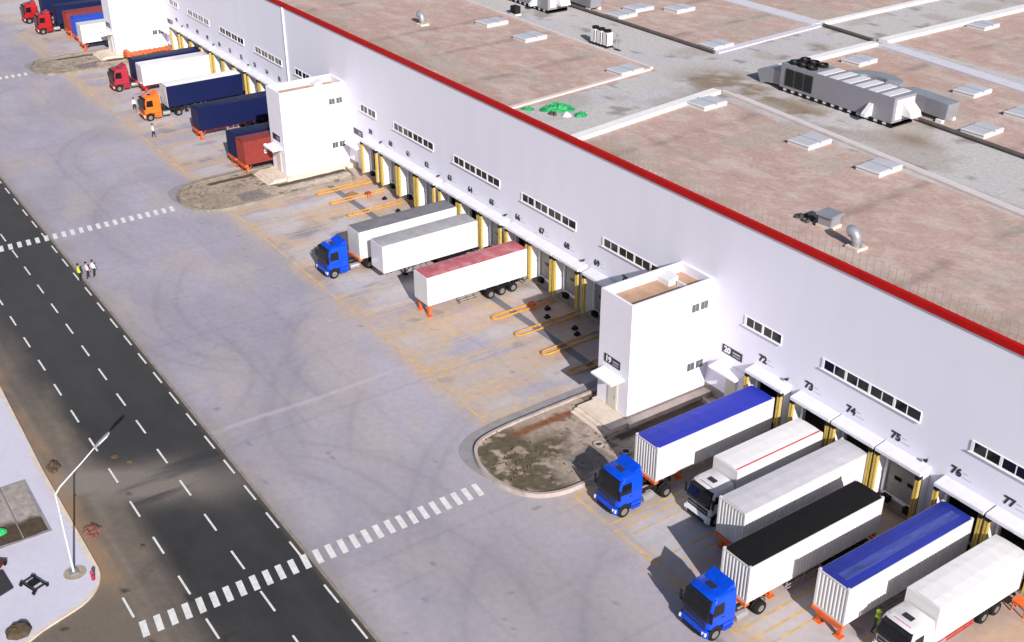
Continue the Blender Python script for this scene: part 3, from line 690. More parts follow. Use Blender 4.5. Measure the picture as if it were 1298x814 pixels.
    if letters:
        b = MB(); x = -.55; rnd = random.Random(3)
        while x < .55:
            w_ = rnd.choice((.08,.10,.12)); b.box(dx+x, dx+x+w_, y0-1.72, y0-1.60, zt-.045, zt-.030); x += w_+.05
        b.build('roof_lettering', red_strip if letters == 'red' else ink, c)
def tractor(t, yc, paint, dx=0, frame_col=black_ch, tank=True, cabstyle=False):
    """tractor whose cab rear stands at y=yc; fifth wheel extends to yc+3.1 under the trailer"""
    cab(t, yc, paint, dx)
    b = MB()
    for s in (-1, 1): b.box(dx+s*.42-.05, dx+s*.42+.05, yc-1.9, yc+3.3, .72, .98)
    b.box(dx-.45, dx+.45, yc+1.9, yc+2.9, .98, 1.12); b.box(dx-.5, dx+.5, yc+3.3, yc+3.38, .62, 1.0); b.box(dx-1.1, dx+1.1, yc+2.25, yc+2.45, .45, .6); b.box(dx-1.1, dx+1.1, yc-1.65, yc-1.45, .4, .55)
    b.cyl((dx,yc+.25,1.0),(dx,yc+.25,2.6), .09, 8); b.box(dx-.9, dx+.9, yc+.12, yc+.22, 1.0, 2.0)
    b.build('tractor_frame', frame_col, t)
    b = MB(); b.cyl((dx+1.0,yc+.15,.72),(dx+1.0,yc+1.15,.72), .30, 14); b.build('fuel_tank', alu, t, smooth=True)
    b = MB(); b.box(dx-1.25, dx-.72, yc+.15, yc+1.0, .45, 1.0); b.build('air_tank', black_ch, t)
    for s in (-1, 1):
        wheel(t, dx+s*1.125, yc-1.65, s); wheel(t, dx+s*.92, yc+2.35, s, dual=True)
        b = MB(); b.tube([(dx+s*.92, yc+2.35-.62*math.cos(a), .55+.60*math.sin(a)) for a in np.linspace(.15, 2.99, 7)], .035, 6); b.build('mudguard', black_ch, t)
def corr(b, p0, p1, z0, z1, out):
    p0 = Vector(p0); p1 = Vector(p1); d = p1-p0; L = d.length; d.normalize(); o = Vector(out); per = .278; n = int(L/per); per = L/n; pts = []
    for i in range(n):
        for f, e in ((0, 0), (.25, 0), (.5, -.05), (.75, -.05)):
            pts.append(p0+d*(per*(i+f))+o*e)
    pts.append(p1); vs = [(p.x,p.y,z0) for p in pts]+[(p.x,p.y,z1) for p in pts]; m = len(pts)
    b.add(vs, [(i,i+1,m+i+1,m+i) for i in range(m-1)])
def container(t, x, y0, y1, m, z0=1.32, z1=4.2, roof=None, style='corr', inset=.08, hw=1.22, roofm_ribs=False):
    """y0 rear, y1 front (y1<y0)"""
    b = MB()
    if style == 'corr':
        b.box(x-hw+.07, x+hw-.07, y1+.07, y0-.05, z0+.02, z1-.03)
        corr(b, (x+hw-.01,y1+.1,0), (x+hw-.01,y0-.1,0), z0+.16, z1-.1, (1,0,0)); corr(b, (x-hw+.01,y0-.1,0), (x-hw+.01,y1+.1,0), z0+.16, z1-.1, (-1,0,0))
        corr(b, (x-hw+.1,y1+.01,0), (x+hw-.1,y1+.01,0), z0+.16, z1-.1, (0,-1,0))
        for sx in (-1, 1):
            a, e = sorted((x+sx*hw, x+sx*(hw-.12))); b.box(a, e, y1, y1+.12, z0, z1); b.box(a, e, y0-.12, y0, z0, z1)
            b.box(a+.02, e-.02, y1+.12, y0-.12, z0, z0+.17); b.box(a+.03, e-.03, y1+.12, y0-.12, z1-.11, z1-.01)
        for yy in (y1+.0, y0-.1): b.box(x-hw+.12, x+hw-.12, yy+.01, yy+.09, z1-.12, z1-.015); b.box(x-hw+.12, x+hw-.12, yy+.01, yy+.09, z0, z0+.17)
        c = b.build('container', m, t)
        b = MB()
        for sx in (-1, 1):
            for yy in (y1+.09, y0-.09): b.box(x+sx*(hw-.09)-.085, x+sx*(hw-.09)+.085, yy-.095, yy+.095, z1-.02, z1+.035)
        b.build('corner_casting', m, c)
    else:
        c_ = .10 if style == 'round' else .04
        b.sections([[(xx,y1,zz),] for xx,zz in ()] or [[(x-hw,yy,z0),(x+hw,yy,z0),(x+hw,yy,z1-c_),(x+hw-c_,yy,z1),(x-hw+c_,yy,z1),(x-hw,yy,z1-c_)] for yy in (y1, y0)])
        c = b.build('box_body', m, t, bevel=.025)
        b = MB()
        for sx in (-1, 1):
            a, e = sorted((x+sx*(hw-.015), x+sx*(hw+.012))); b.box(a, e, y1+.02, y0-.02, z0, z0+.10); b.box(a, e, y0-.14, y0-.0, z0+.1, z1-.06)
        b.build('side_rail', m, c)
    if roof:
        b = MB(); e = inset
        ny = 18; vs = []; fs = []
        for j in range(ny+1):
            yy = y1+e+(y0-y1-2*e)*j/ny; sag = .012*math.sin(j*2.6)
            for xx, zz in ((-hw+e, 0), (-hw*.4, .05+sag), (hw*.4, .05+sag), (hw-e, 0)): vs.append((x+xx, yy, z1+.018+zz))
        fs = [(j*4+k, j*4+k+1, (j+1)*4+k+1, (j+1)*4+k) for j in range(ny) for k in range(3)]
        b.add(vs, fs); b.box(x-hw+e, x+hw-e, y1+e, y0-e, z1-.01, z1+.016)
        b.build('roof_panel', roof, c)
    if roof is blue_tarp_streak:
        b = MB(); b.box(x-.15, x+.55, y1+.5, y0-.6, z1+.06, z1+.088); b.build('roof_strip', mat('blue_tarpaulin_pale', (.05, .075, .33), .6, .5, 1.1, stretch=(3, .4, 1)), c)
    if roofm_ribs:
        b = MB(); yy = y1+.3
        while yy < y0-.3: b.box(x-hw+.1, x+hw-.1, yy, yy+.06, z1-.001, z1+.025); yy += .6
        b.build('roof_ribs', roof or m, c)
    return c
def trailer(t, x, y0, y1, col, legs=True, bolster=True, z=1.32, legcol=None, axles=3):
    b = MB()
    for s in (-1, 1): b.box(x+s*.5-.07, x+s*.5+.07, y1+.5, y0-.1, .92, z-.01)
    n = 8
    for i in range(n): yy = y1+.9+(y0-y1-1.5)*i/(n-1); b.box(x-1.1, x+1.1, yy-.05, yy+.05, 1.12, z-.012)
    b.box(x-1.2, x+1.2, y0-.35, y0-.1, .98, z-.005); b.box(x-1.15, x+1.15, y0-.12, y0-.04, .5, .66)
    for i in range(axles): b.box(x-.95, x+.95, y0-1.6-1.31*i-.06, y0-1.6-1.31*i+.06, .44, .56); b.box(x-.5, x+.5, y0-1.6-1.31*i-.05, y0-1.6-1.31*i+.05, .56, .92)
    fr = b.build('chassis_frame', col, t)
    if bolster:
        b = MB(); b.box(x-1.22, x+1.22, y1-.10, y1+.28, z-.22, z-.004); b.box(x-.55, x+.55, y1+.28, y1+1.6, z-.2, z-.02); b.box(x-.9,x+.9,y1-.04,y1+.1,z-.45,z-.22) if legs else None
        b.build('front_bolster', col if not legcol else legcol, t)
    for i in range(axles):
        for s in (-1, 1):
            wheel(t, x+s*.90, y0-1.6-1.31*i, s, r=.48, dual=True)
    for s in (-1, 1):
        b = MB(); b.box(x+s*1.02-.28, x+s*1.02+.28, y0-1.6-1.31*(axles-1)-.6, y0-.95, 1.03, 1.07); b.build('mudguard', black_ch, t)
        b = MB()
        for zz in (.55, .82): b.box(x+s*1.14-.02, x+s*1.14+.02, y1+3.6, y0-5.4, zz, zz+.09)
        for yy in (y1+3.8, (y1+y0)/2-.8, y0-5.6): b.box(x+s*1.12-.04, x+s*1.12+.01, yy-.04, yy+.04, .55, 1.2)
        b.build('side_guard', steel, t)
        b = MB(); lc = legcol or col; ly = y1+(.35 if legs else 2.6)
        lb = .06 if legs else .42
        k_ = .15 if legs else .09; b.box(x+s*.82-k_, x+s*.82+k_, ly-.13, ly+.09, lb+.2, 1.2); b.box(x+s*.82-.06, x+s*.82+.06, ly-.06, ly+.06, lb, lb+.25); b.box(x+s*.82-.26, x+s*.82+.26, ly-.22, ly+.22, lb-.06, lb+.03)
        b.hexa([(x+s*.82-.05,ly+.1,.65),(x+s*.82+.05,ly+.1,.65),(x+s*.82+.05,ly+.18,.65),(x+s*.82-.05,ly+.18,.65),(x+s*.6-.05,ly+.75,1.1),(x+s*.6+.05,ly+.75,1.1),(x+s*.6+.05,ly+.83,1.1),(x+s*.6-.05,ly+.83,1.1)])
        b.build('landing_leg', lc, t)
    b = MB(); b.cyl((x-.3,y1+4.2,.8),(x+.3,y1+4.2,.8), .2, 10); b.box(x-.7,x-.35,y1+3.7,y1+4.6,.6,.98); b.build('air_tank', steel, t)

G_SEMI = 'semi trucks backed up to the loading docks'; G_TR = 'trailers left at the loading docks without a tractor'; G_BOX = 'rigid white box trucks at the docks'
def semi(name, label, x, y0, y1, body, paint=None, yc=None, roof=None, style='corr', chassis=orange_ch, dx=0, group=None, legs=None, ribs=False, bolster=True, z1=4.2, legcol=None, hw=1.22):
    t = thing(name, label, 'truck' if paint else 'trailer', (x, y0, 0), group=group)
    L = y1-y0
    container(t, 0, 0, L, body, roof=roof, style=style, roofm_ribs=ribs, z1=z1, hw=hw)
    trailer(t, 0, 0, L, chassis, legs=(paint is None) if legs is None else legs, bolster=bolster, legcol=legcol)
    if paint: tractor(t, yc-y0, paint, dx)
    return t
# right-hand group
semi('semi_truck', 'blue tractor with white container under a plain bright blue roof, beside the dirt island', 55.35, -1.1, -12.85, cont_white, blue_cab, -14.55, blue_tarp, dx=.55, group=G_SEMI)
semi('container_trailer', 'white ribbed container with silver roof and no tractor at dock 74', 64.25, -.95, -13.05, cont_white, None, None, silver_roof, group=G_TR, ribs=True)
semi('semi_truck', 'blue tractor with white container under a black roof, pulled forward from dock 75', 68.2, -4.05, -16.5, cont_white, blue_cab, -17.65, black_tarp, dx=.22, group=G_SEMI)
semi('container_trailer', 'white ribbed container with worn blue roof on orange legs at dock 76', 73.0, -1.05, -13.05, cont_white, None, None, blue_tarp_streak, group=G_TR)
def box_truck(label, x, y0, y1, z1, stripe=False, guard=red_ch, letters='red', hw=1.22):
    t = thing('box_truck', label, 'truck', (x, y0, 0), group=G_BOX); L = y1-y0
    c = container(t, 0, 0, L, truck_white, z0=1.2, z1=z1, style='smooth', hw=hw, roof=mat('white_box_roof', (.72,.705,.71), .5, .05, 1.1), inset=.06)
    cab(t, L-.06, truck_white, 0, low=True, letters=letters)
    b = MB()
    for s in (-1, 1): b.box(s*.42-.05, s*.42+.05, L-1.9, -.05, .8, 1.18)
    for i in range(8): yy = L+.5+(-L-1)*i/7; b.box(-1.1, 1.1, yy-.04, yy+.04, 1.05, 1.19)
    b.box(-1.1,1.1,-.15,-.05,.45,.65); b.box(-1.0,1.0,L-1.72,L-1.58,.42,.56)
    for yy in (-2.2,-3.5): b.box(-1,1,yy-.07,yy+.07,.42,.58)
    b.build('chassis_frame', black_ch, t)
    for s in (-1, 1):
        wheel(t, s*1.125, L-1.71, s); wheel(t, s*.90, -2.2, s, dual=True); wheel(t, s*.90, -3.5, s, dual=True)
        b = MB(); b.box(s*1.16-.02, s*1.16+.02, L+.5, -4.6, .55, .68); b.box(s*1.16-.02, s*1.16+.02, L+.5, -4.6, .82, .95)
        for yy in (L+.7, L/2-1, -4.8): b.box(s*1.13-.04, s*1.13+.01, yy-.05, yy+.05, .55, 1.2)
        b.build('side_guard', guard, t)
        b = MB(); b.box(s*1.03-.25, s*1.03+.25, -4.15, -1.55, 1.07, 1.11); b.build('mudguard', black_ch, t)
    b = MB(); b.cyl((.95,L+.4,.75),(.95,L+1.4,.75), .28, 12); b.build('fuel_tank', alu, t, smooth=True)
    if stripe:
        b = MB(); b.box(hw-.28, hw-.18, L+.1, -.1, z1+.045, z1+.056); b.build('roof_stripe', red_strip, c)
    return t
box_truck('white box truck with a thin red stripe along its roof edge at dock 73', 60.35, -1.25, -9.85, 3.95, True, black_ch, 'black')
box_truck('plain white box truck with red lettering over its windscreen at dock 77', 77.0, -.9, -9.65, 3.95, False, red_ch, 'red')
# middle group
semi('semi_truck', 'blue tractor with white container under a dark grey roof at the middle docks', 10.35, -1.35, -12.85, cont_white, blue_cab, -14.15, dgrey_tarp, group=G_SEMI, style='smooth')
semi('box_trailer', 'white box trailer with pale grey roof between the dark grey and red roofed ones', 14.55, -1.5, -12.5, truck_white, None, None, grey_tarp, style='smooth', chassis=black_ch, group=G_TR, legs=False, bolster=False)
semi('box_trailer', 'white box trailer with faded red roof on orange landing legs at dock 66', 22.85, -1.2, -12.45, truck_white, None, None, red_tarp, style='round', chassis=steel, group=G_TR, legcol=orange_ch, bolster=False)
# far left group
semi('container_trailer', 'maroon ribbed container tucked against the middle stair tower', -20.45, -1.0, -11.9, maroon, None, None, maroon, chassis=black_ch, group=G_TR, legcol=orange_ch)
mc = [o for o in C.objects if o.get('label', '').startswith('maroon ribbed')][0].children[0]
b = MB()
for i, zz in enumerate((2.35, 2.62, 2.86, 3.12, 3.38)): b.box(1.225, 1.232, -8.35-(.05 if i % 2 else 0), -8.0, zz, zz+.16)
b.build('side_lettering', sign_white, mc)
semi('container_trailer', 'short looking navy container between the maroon container and the long navy trailer', -23.4, -1.0, -11.9, navy, None, None, navy, chassis=black_ch, group=G_TR, legcol=orange_ch)
semi('curtain_trailer', 'long navy curtain trailer with orange front legs and red wheel guards', -35.3, -1.0, -11.9, navy, None, None, navy, style='curtain', chassis=red_ch, group=G_TR, legcol=orange_ch)
semi('semi_truck', 'orange tractor with a white roofed trailer with navy sides', -46.9, -.9, -11.8, navy, orange_cab, -12.9, mat('white_trailer_roof', (.80,.79,.81), .5), style='curtain', chassis=black_ch, group=G_SEMI, dx=.3)
b = MB(); b.box(-1.23, 1.23, -10.95, -10.905, 1.36, 4.19); pn = b.build('front_panel', truck_white); pn.parent = [o for o in C.objects if o.get('label', '').startswith('orange tractor')][0]
semi('box_trailer', 'white box trailer on a red chassis standing between the navy trailer and the orange tractor', -58.4, -1.0, -11.3, truck_white, None, None, None, style='smooth', chassis=red_ch, group=G_TR)
semi('semi_truck', 'faded red tractor with a navy trailer beside the farthest stair tower', -61.6, -1.0, -11.3, navy, pink_cab, -12.2, navy, style='curtain', chassis=red_ch, group=G_SEMI, dx=-.2)
def skeleton(label, x, y0, y1, ax=3):
    t = thing('skeleton_trailer', label, 'trailer', (x, y0, 0)); trailer(t, 0, 0, y1-y0, orange_ch, legs=True, axles=ax)
    b = MB(); b.box(-1.0,1.0,y1-y0+.0,y1-y0+.6,1.32,1.75); b.build('headboard', orange_ch, t); return t
skeleton('empty orange skeleton trailer beside the farthest stair tower', -75.2, -.8, -8.0, 2)
semi('box_trailer', 'white box trailer partly hidden by the farthest stair tower', -86.1, -1.0, -11.7, truck_white, None, None, None, style='smooth', chassis=black_ch, group=G_TR, legcol=orange_ch)
semi('container_trailer', 'royal blue container at the top left between a white and a maroon one', -91.0, -1.0, -11.2, blue_cont, None, None, blue_cont, chassis=orange_ch, group=G_TR)
semi('container_trailer', 'maroon container at the top left beside the royal blue one', -95.2, -1.0, -11.3, maroon, None, None, maroon, chassis=orange_ch, group=G_TR)
semi('semi_truck', 'bright red tractor with a navy trailer in the top left corner, nearer of the two', -100.5, -1.0, -11.6, navy, red_cab, -12.6, navy, style='curtain', chassis=black_ch, group=G_SEMI)
semi('semi_truck', 'bright red tractor with a navy trailer in the top left corner, farther of the two', -109.2, -1.0, -11.6, navy, red_cab, -12.6, navy, style='curtain', chassis=black_ch, group=G_SEMI)


# ------------------------------------------------------------------ yellow wheel guide rails between the docks
G_RAIL = 'yellow wheel guide rails between the docks'
rb = MB()
w2 = .36; path = [(-w2,-.6,.16)]+[(-w2,-7.2,.16)]+[(w2*math.cos(a), -7.25-w2*math.sin(a)*1.1, .16) for a in np.linspace(math.pi, 0, 9)][1:-1]+[(w2,-7.2,.16),(w2,-.6,.16)]
rb.tube([(p[0],p[1],p[2]) for p in path], .08, 8)
for yy in (-1.2,-3.2,-5.2,-7.0):
    for s in (-1,1): rb.cyl((s*w2,yy,0),(s*w2,yy,.12), .06, 6)
rail_me = rb.mesh('guide_rail', rail_yellow, smooth=True)
rails = [(-9.0,'farthest yellow guide rail, beside the middle island'),(-5.6,'yellow guide rail next to the middle island, second of its row'),(-1.4,'yellow guide rail left of the dark grey roofed trailer, second from it'),(2.6,'yellow guide rail closest to the dark grey roofed trailer on its far side'),
         (27.6,'yellow guide rail nearest the red roofed trailer, on its near side'),(31.4,'yellow guide rail third from stair tower 19'),(35.5,'yellow guide rail second from stair tower 19'),(39.4,'yellow guide rail next to stair tower 19, partly in its shadow')]
for x, lb in rails: tag(link('guide_rail', rail_me, None, (x,0,0)), lb, 'guide rail', G_RAIL)
# wheel chocks and red stands by the empty docks
cb = MB(); cb.prism_x([(-.28,0),(.28,0),(.28,.08),(.1,.36),(-.28,.1)], -.2, .2); chock = cb.mesh('wheel_chock', black_rub, bevel=.02)
for i, (x, y, lb) in enumerate(((28.9,-2.2,'black wheel chock in front of dock 68, nearer the wall'),(30.2,-3.2,'black wheel chock in front of dock 68, farther from the wall'),(33.4,-2.4,'black wheel chock in front of dock 69 nearer the wall'),(34.4,-2.9,'black wheel chock in front of dock 69 farther from the wall'),(-3.4,-1.8,'black wheel chock in front of dock 60'),(.6,-2.3,'black wheel chock in front of dock 61'))):
    tag(link('wheel_chock', chock, None, (x,y,0)), lb, 'wheel chock', 'wheel chocks at the empty docks')
def stand(x, y, label, k=1.0):
    t = thing('red_stand' if k == 1 else 'orange_stand', label, 'stand', (x,y,0)); t.scale = (k,k,k); b = MB(); b.box(-.35,.35,-.25,.25,.55,.62); b.build('top', red_ch if k == 1 else orange_ch, t)
    for sx in (-1,1):
        for sy in (-1,1):
            b = MB(); b.cyl((sx*.3,sy*.2,0),(sx*.25,sy*.16,.56), .04, 6); b.build('leg', orange_ch, t)
stand(78.95,-1.6,'orange steel stand at the right edge of the photo', 1.5); stand(27.9,-3.3,'red steel trailer stand near the red roofed trailer'); stand(-5.0,-3.0,'red steel trailer stand by the wooden pallet near the middle island')
def pallet(x, y, rz, label):
    t = thing('pallet', label, 'pallet', (x,y,0), rz, 'wooden pallets')
    wood = mat('weathered_wood', (.32,.17,.08), .85, .3, 3)
    for i in range(3):
        b = MB(); b.box(-.6,.6,-.5+.45*i,-.4+.45*i,0,.1); b.build('bearer', wood, t)
    b = MB()
    for i in range(6): b.box(-.6+.21*i,-.45+.21*i,-.52,.52,.102,.13)
    b.build('deck', wood, t)
pallet(-6.8,-4.2,.3,'brown wooden pallet lying between guide rails near the middle island')

# ------------------------------------------------------------------ things on the roof
def skylight_proto():
    t = thing('skylight', '', 'skylight', (0,0,ZR))
    b = MB(); b.box(-1.2,1.2,-1.6,1.6,0,.34); b.build('curb', mat('skylight_curb', (.60,.58,.58), .6), t, bevel=.02)
    b = MB(); b.hexa([(-1.27,-1.67,.342),(1.27,-1.67,.342),(1.27,1.67,.342),(-1.27,1.67,.342),(-1.1,-1.5,.46),(1.1,-1.5,.46),(1.1,1.5,.46),(-1.1,1.5,.46)]); p = b.build('glazing', sky_glass, t)
    b = MB(); b.box(-1.28,1.28,-.03,.03,.40,.48); b.build('glazing_bar', steel, p); return t
SK = [(40.5,18.1,'grey skylight on the near pink roof, in front of the big air handling unit'),(48.3,18.1,'grey skylight on the near pink roof, rightmost of that field'),(27.3,18.0,'grey skylight in the corner beside the broad white roof band'),
      (14.2,18.5,'grey skylight in the corner of the far pink roof field beside the pale strip'),(-2.4,17.9,'grey skylight on the far pink field behind the condensers'),(-10.5,18.0,'grey skylight on the far pink field, left of two by the pale kerb'),
      (26.0,41.7,'grey skylight behind the air handling unit, left of its ducts'),(47.5,33.3,'grey skylight right of the air handling unit by the dark pipe'),(-4.4,33.3,'grey skylight just beyond the dark pipe at the top'),
      (39.7,42.6,'grey skylight beyond the square duct end'),(24.5,65.6,'small looking grey skylight at the top right of the roof'),(12.5,33.3,'grey skylight at the end of the left dark pipe'),(-5.8,37.2,'grey skylight at the top edge beyond the dark pipe'),(-2.5,41.2,'grey skylight cut by the top edge of the photo'),(46.8,40.8,'grey skylight cut by the right edge of the photo')]
proto = skylight_proto()
for i, (x, y, lb) in enumerate(SK):
    o = proto if i == 0 else copy_tree(proto)
    o.location = (x, y, ZR); o.rotation_euler = (0,0,R(3)); tag(o, lb, 'skylight', 'skylights on the warehouse roof')
def ahu(x0, y0, label):
    t = thing('air_handling_unit', label, 'air handler', (x0, y0, ZR), group='air handling units on the roof'); L = 14.1; W_ = 3.1; zb, zt = .42, 2.85
    b = MB(); b.box(0, L, 0, W_, zb, zt); b.build('cabinet', hvac_grey, t, bevel=.03)
    b = MB(); b.box(0, L, .06, W_-.06, .16, zb-.006); b.build('base_tray', hvac_light, t)
    b = MB(); n = 13
    for i in range(n+1): xx = (L-.55)*i/n; b.box(xx, xx+.55, 0.02, W_-.02, 0, zb-.002)
    b.build('base_frame', black_rub, t)
    for i in range(3):
        xx = .75+i*1.22; b = MB(); b.box(xx, xx+1.1, -.05, -.002, .75, 2.45); g_ = b.build('intake_grille', dark_mat, t)
        b = MB()
        for k in range(9): zz = .82+k*.18; b.box(xx+.03, xx+1.07, -.075, -.05, zz, zz+.05)
        b.build('louvre', black_rub, g_)
    for i in range(3):
        for j in range(2):
            b = MB(); cx = 1.1+i*1.15; cy = .75+j*1.5; n_ = 16
            ring = [[(cx+r_*math.cos(6.2832*k/n_), cy+r_*math.sin(6.2832*k/n_), z_) for k in range(n_)] for r_, z_ in ((.55, zt), (.52, zt+.32), (.46, zt+.32), (.46, zt+.05))]
            b.sections(ring); fc = b.build('fan_cowl', black_rub, t)
            b = MB(); b.cyl((cx,cy,zt+.1),(cx,cy,zt+.2), .12, 8)
            for k in range(5):
                a = 6.2832*k/5; ca, sa = math.cos(a), math.sin(a); b.hexa([(cx+.1*ca-.05*sa,cy+.1*sa+.05*ca,zt+.12),(cx+.44*ca-.12*sa,cy+.44*sa+.12*ca,zt+.12),(cx+.44*ca+.12*sa,cy+.44*sa-.12*ca,zt+.16),(cx+.1*ca+.05*sa,cy+.1*sa-.05*ca,zt+.16)]+[(cx+.1*ca-.05*sa,cy+.1*sa+.05*ca,zt+.14),(cx+.44*ca-.12*sa,cy+.44*sa+.12*ca,zt+.14),(cx+.44*ca+.12*sa,cy+.44*sa-.12*ca,zt+.18),(cx+.1*ca+.05*sa,cy+.1*sa-.05*ca,zt+.18)])
            b.build('fan_blade', steel, fc)
    for i in range(6):
        xx = 4.6+i*1.58; b = MB(); b.hexa([(xx,.05,zt+.001),(xx+.95,.05,zt+.001),(xx+.95,W_-.05,zt+.001),(xx,W_-.05,zt+.001),(xx,.05,zt+.05),(xx+.95,.05,zt+.05),(xx+.95,W_-.05,zt+.05),(xx,W_-.05,zt+.05)]); b.build('roof_panel', hvac_light, t)
    b = MB(); b.prism_x([(-1.0,.6),(-1.0,.85),(-.003,1.75),(-.003,.6)], 11.3, 11.8); b.build('rain_hood', hvac_light, t)
    b = MB(); b.add([], []); b.prism_z([(L+.003,.35),(L+.06,.35),(L+.06,W_-.3),(L+.003,W_-.3)], .7, 2.6); b.build('end_door', hvac_light, t)
    b = MB(); b.hexa([(L+.06,1.2,1.05),(L+1.2,1.2,1.0),(L+1.2,2.7,1.0),(L+.06,2.7,1.05),(L+.06,1.2,2.2),(L+.95,1.2,1.5),(L+.95,2.7,1.5),(L+.06,2.7,2.2)]); b.build('end_hood', hvac_light, t)
    # ducts on the far side
    def duct(path, wd, hh):
        b = MB(); secs = []; P = [Vector(p) for p in path]
        for i, p in enumerate(P):
            d = (P[min(i+1,len(P)-1)]-P[max(i-1,0)]).normalized(); up = Vector((0,0,1)) if abs(d.z) < .9 else Vector((0,1,0))
            a = d.cross(up).normalized(); u = a.cross(d)
            secs.append([tuple(p+a*wd/2*sx+u*hh/2*sz) for sx, sz in ((-1,-1),(1,-1),(1,1),(-1,1))])
        b.sections(secs); return b.build('duct', duct_mat, t, bevel=.03)
    duct([(5.0,W_,1.5),(5.2,W_+1.5,1.5)]+[(5.6+2.2*(1-math.cos(a)), W_+2.6+.9*math.sin(a), 1.4) for a in np.linspace(0, math.pi*.7, 6)]+[(9.3,W_+2.2,1.0)], 1.6, 1.7)
    duct([(9.0,W_-.2,1.3),(9.3,W_+1.2,1.3)]+[(10.3+1.2*math.sin(a), W_+1.6+1.1*(1-math.cos(a)), 1.3) for a in np.linspace(0, math.pi/2, 5)]+[(13.6,W_+2.9,1.2),(15.6,W_+2.9,1.15),(16.2,W_+2.9,1.1)], 1.7, 1.5)
    duct([(-3.2,1.3,.55),(-2.4,1.3,.95),(-1.2,1.3,1.1),(-.0,1.3,1.2)], 1.9, 1.5)
    b = MB(); b.box(15.3,16.0,W_+1.8,W_+2.2,0,.3); b.box(15.3,16.0,W_+3.5,W_+3.9,0,.3); b.build('duct_foot', kerb_white, t)
    return t
ahu(27.9, 27.3, 'long grey air handling unit with black fans at the upper right of the roof')
ahu(-24.6, 26.4, 'grey air handling unit cut by the top edge of the photo, far from the other')
def condenser(x, y, label):
    t = thing('condenser', label, 'condenser', (x,y,ZR), group='air conditioning condensers in a row on the roof')
    b = MB(); b.box(-.42,.42,-.42,.42,.25,1.75); b.build('cabinet', hvac_light, t, bevel=.03)
    b = MB(); b.cyl((0,0,1.75),(0,0,2.0), .40, 14); b.build('fan_cowl', black_rub, t)
    b = MB(); b.box(.30,.40,-.44,-.421,.4,1.6); b.box(-.44,-.421,-.3,.3,.4,1.6); b.build('grille', dark_mat, t)
    for sx in (-1,1):
        b = MB(); b.box(sx*.3-.06,sx*.3+.06,-.5,.5,0,.25); b.build('foot', black_ch, t)
for i, lb in enumerate(('pale condenser with black fan top, left end of the row of three','pale condenser with black fan top in the middle of the row of three','pale condenser with black fan top, right end of the row of three')):
    condenser(3.5+1.05*i, 22.9+.05*i, lb)
t = thing('pipe_stand', 'thin grey looped pipe stand next to the row of condensers', 'pipe', (6.9,23.2,ZR)); b = MB(); b.tube([(0,0,0),(0,0,1.5),(.15,0,1.7),(.35,0,1.7),(.5,0,1.5),(.5,0,0)], .06, 6); b.build('loop_pipe', steel, t); b = MB(); b.box(-.2,.7,-.2,.2,0,.08); b.build('foot', black_ch, t)
t = thing('roof_box', 'small dark twin unit near the top edge of the roof left of the condensers', 'roof unit', (-12.6,22.9,ZR)); b = MB(); b.box(-.5,-.05,-.4,.4,.2,1.1); b.box(.1,.6,-.4,.4,.2,1.1); b.build('cabinet', black_ch, t); b = MB(); b.box(-.6,.7,-.45,.45,0,.2); b.build('foot', hvac_light, t)
b = MB(); b.cyl((-148,31.0,ZR+.25),(14.6,31.0,ZR+.25), .2, 8)
tag(b.build('roof_pipe', pipe_mat), 'long straight dark pipe on the far roof strip ending at the pale crossing', 'pipe', 'dark pipes on the roof')
b = MB(); b.cyl((42.3,31.0,ZR+.25),(121,27.2,ZR+.25), .2, 8); tag(b.build('roof_pipe', pipe_mat), 'dark pipe running from the air handling unit to the right edge', 'pipe', 'dark pipes on the roof')
b = MB(); b.cyl((13.4,50.0,ZR+.25),(21.4,49.4,ZR+.25), .2, 8); tag(b.build('roof_pipe', pipe_mat), 'short dark pipe between two white roof bands', 'pipe', 'dark pipes on the roof')
def roof_fan(x, y, label, r=.7, rz=0, tilt=0):
    t = thing('roof_fan', label, 'roof fan', (x,y,ZR), rz, 'roof fans near the red edge')
    b = MB(); b.box(-.75,.75,-.75,.75,0,.28); b.build('curb', cream, t, bevel=.02)
    t.scale = (.78,.78,.78); b = MB(); b.cyl((0,0,.28),(0,0,.75), .5, 16); b.build('neck', steel, t)
    b = MB(); n_ = 16; secs = []
    for k in range(7):
        a = k/6*math.pi*.62; c = Vector((-.1-.55*(1-math.cos(a))*1.1, 0, .75+.75*math.sin(a))); d = Vector((-math.sin(a),0,math.cos(a))); u = Vector((0,1,0)); v = d.cross(u); rr = .48+.12*k/6
        secs.append([tuple(c+(u*math.cos(6.2832*i/n_)+v*math.sin(6.2832*i/n_))*rr) for i in range(n_)])
    b.sections(secs); b.build('cowl', duct_mat, t, smooth=True)
    b = MB(); b.box(.5,.62,-.12,.12,.28,.6); b.build('motor_box', steel, t)
roof_fan(57.7,4.3,'bent steel roof fan on a pale curb, nearest the right end of the red edge'); 
roof_fan(-14.8,10.8,'tiny pale roof fan far away near the left end of the roof')
t = thing('roof_fan', 'square grey roof exhaust box beside dark rubbish near the red edge', 'roof fan', (53.9,5.6,ZR), .1, 'roof fans near the red edge')
b = MB(); b.box(-.7,.7,-.7,.7,0,.25); b.build('curb', cream, t, bevel=.02); b = MB(); b.box(-.6,.6,-.6,.6,.25,.95); b.build('body', duct_mat, t, bevel=.03); b = MB(); b.box(-.8,.8,-.8,.8,.95,1.2); b.build('cowl', duct_mat, t, bevel=.08)
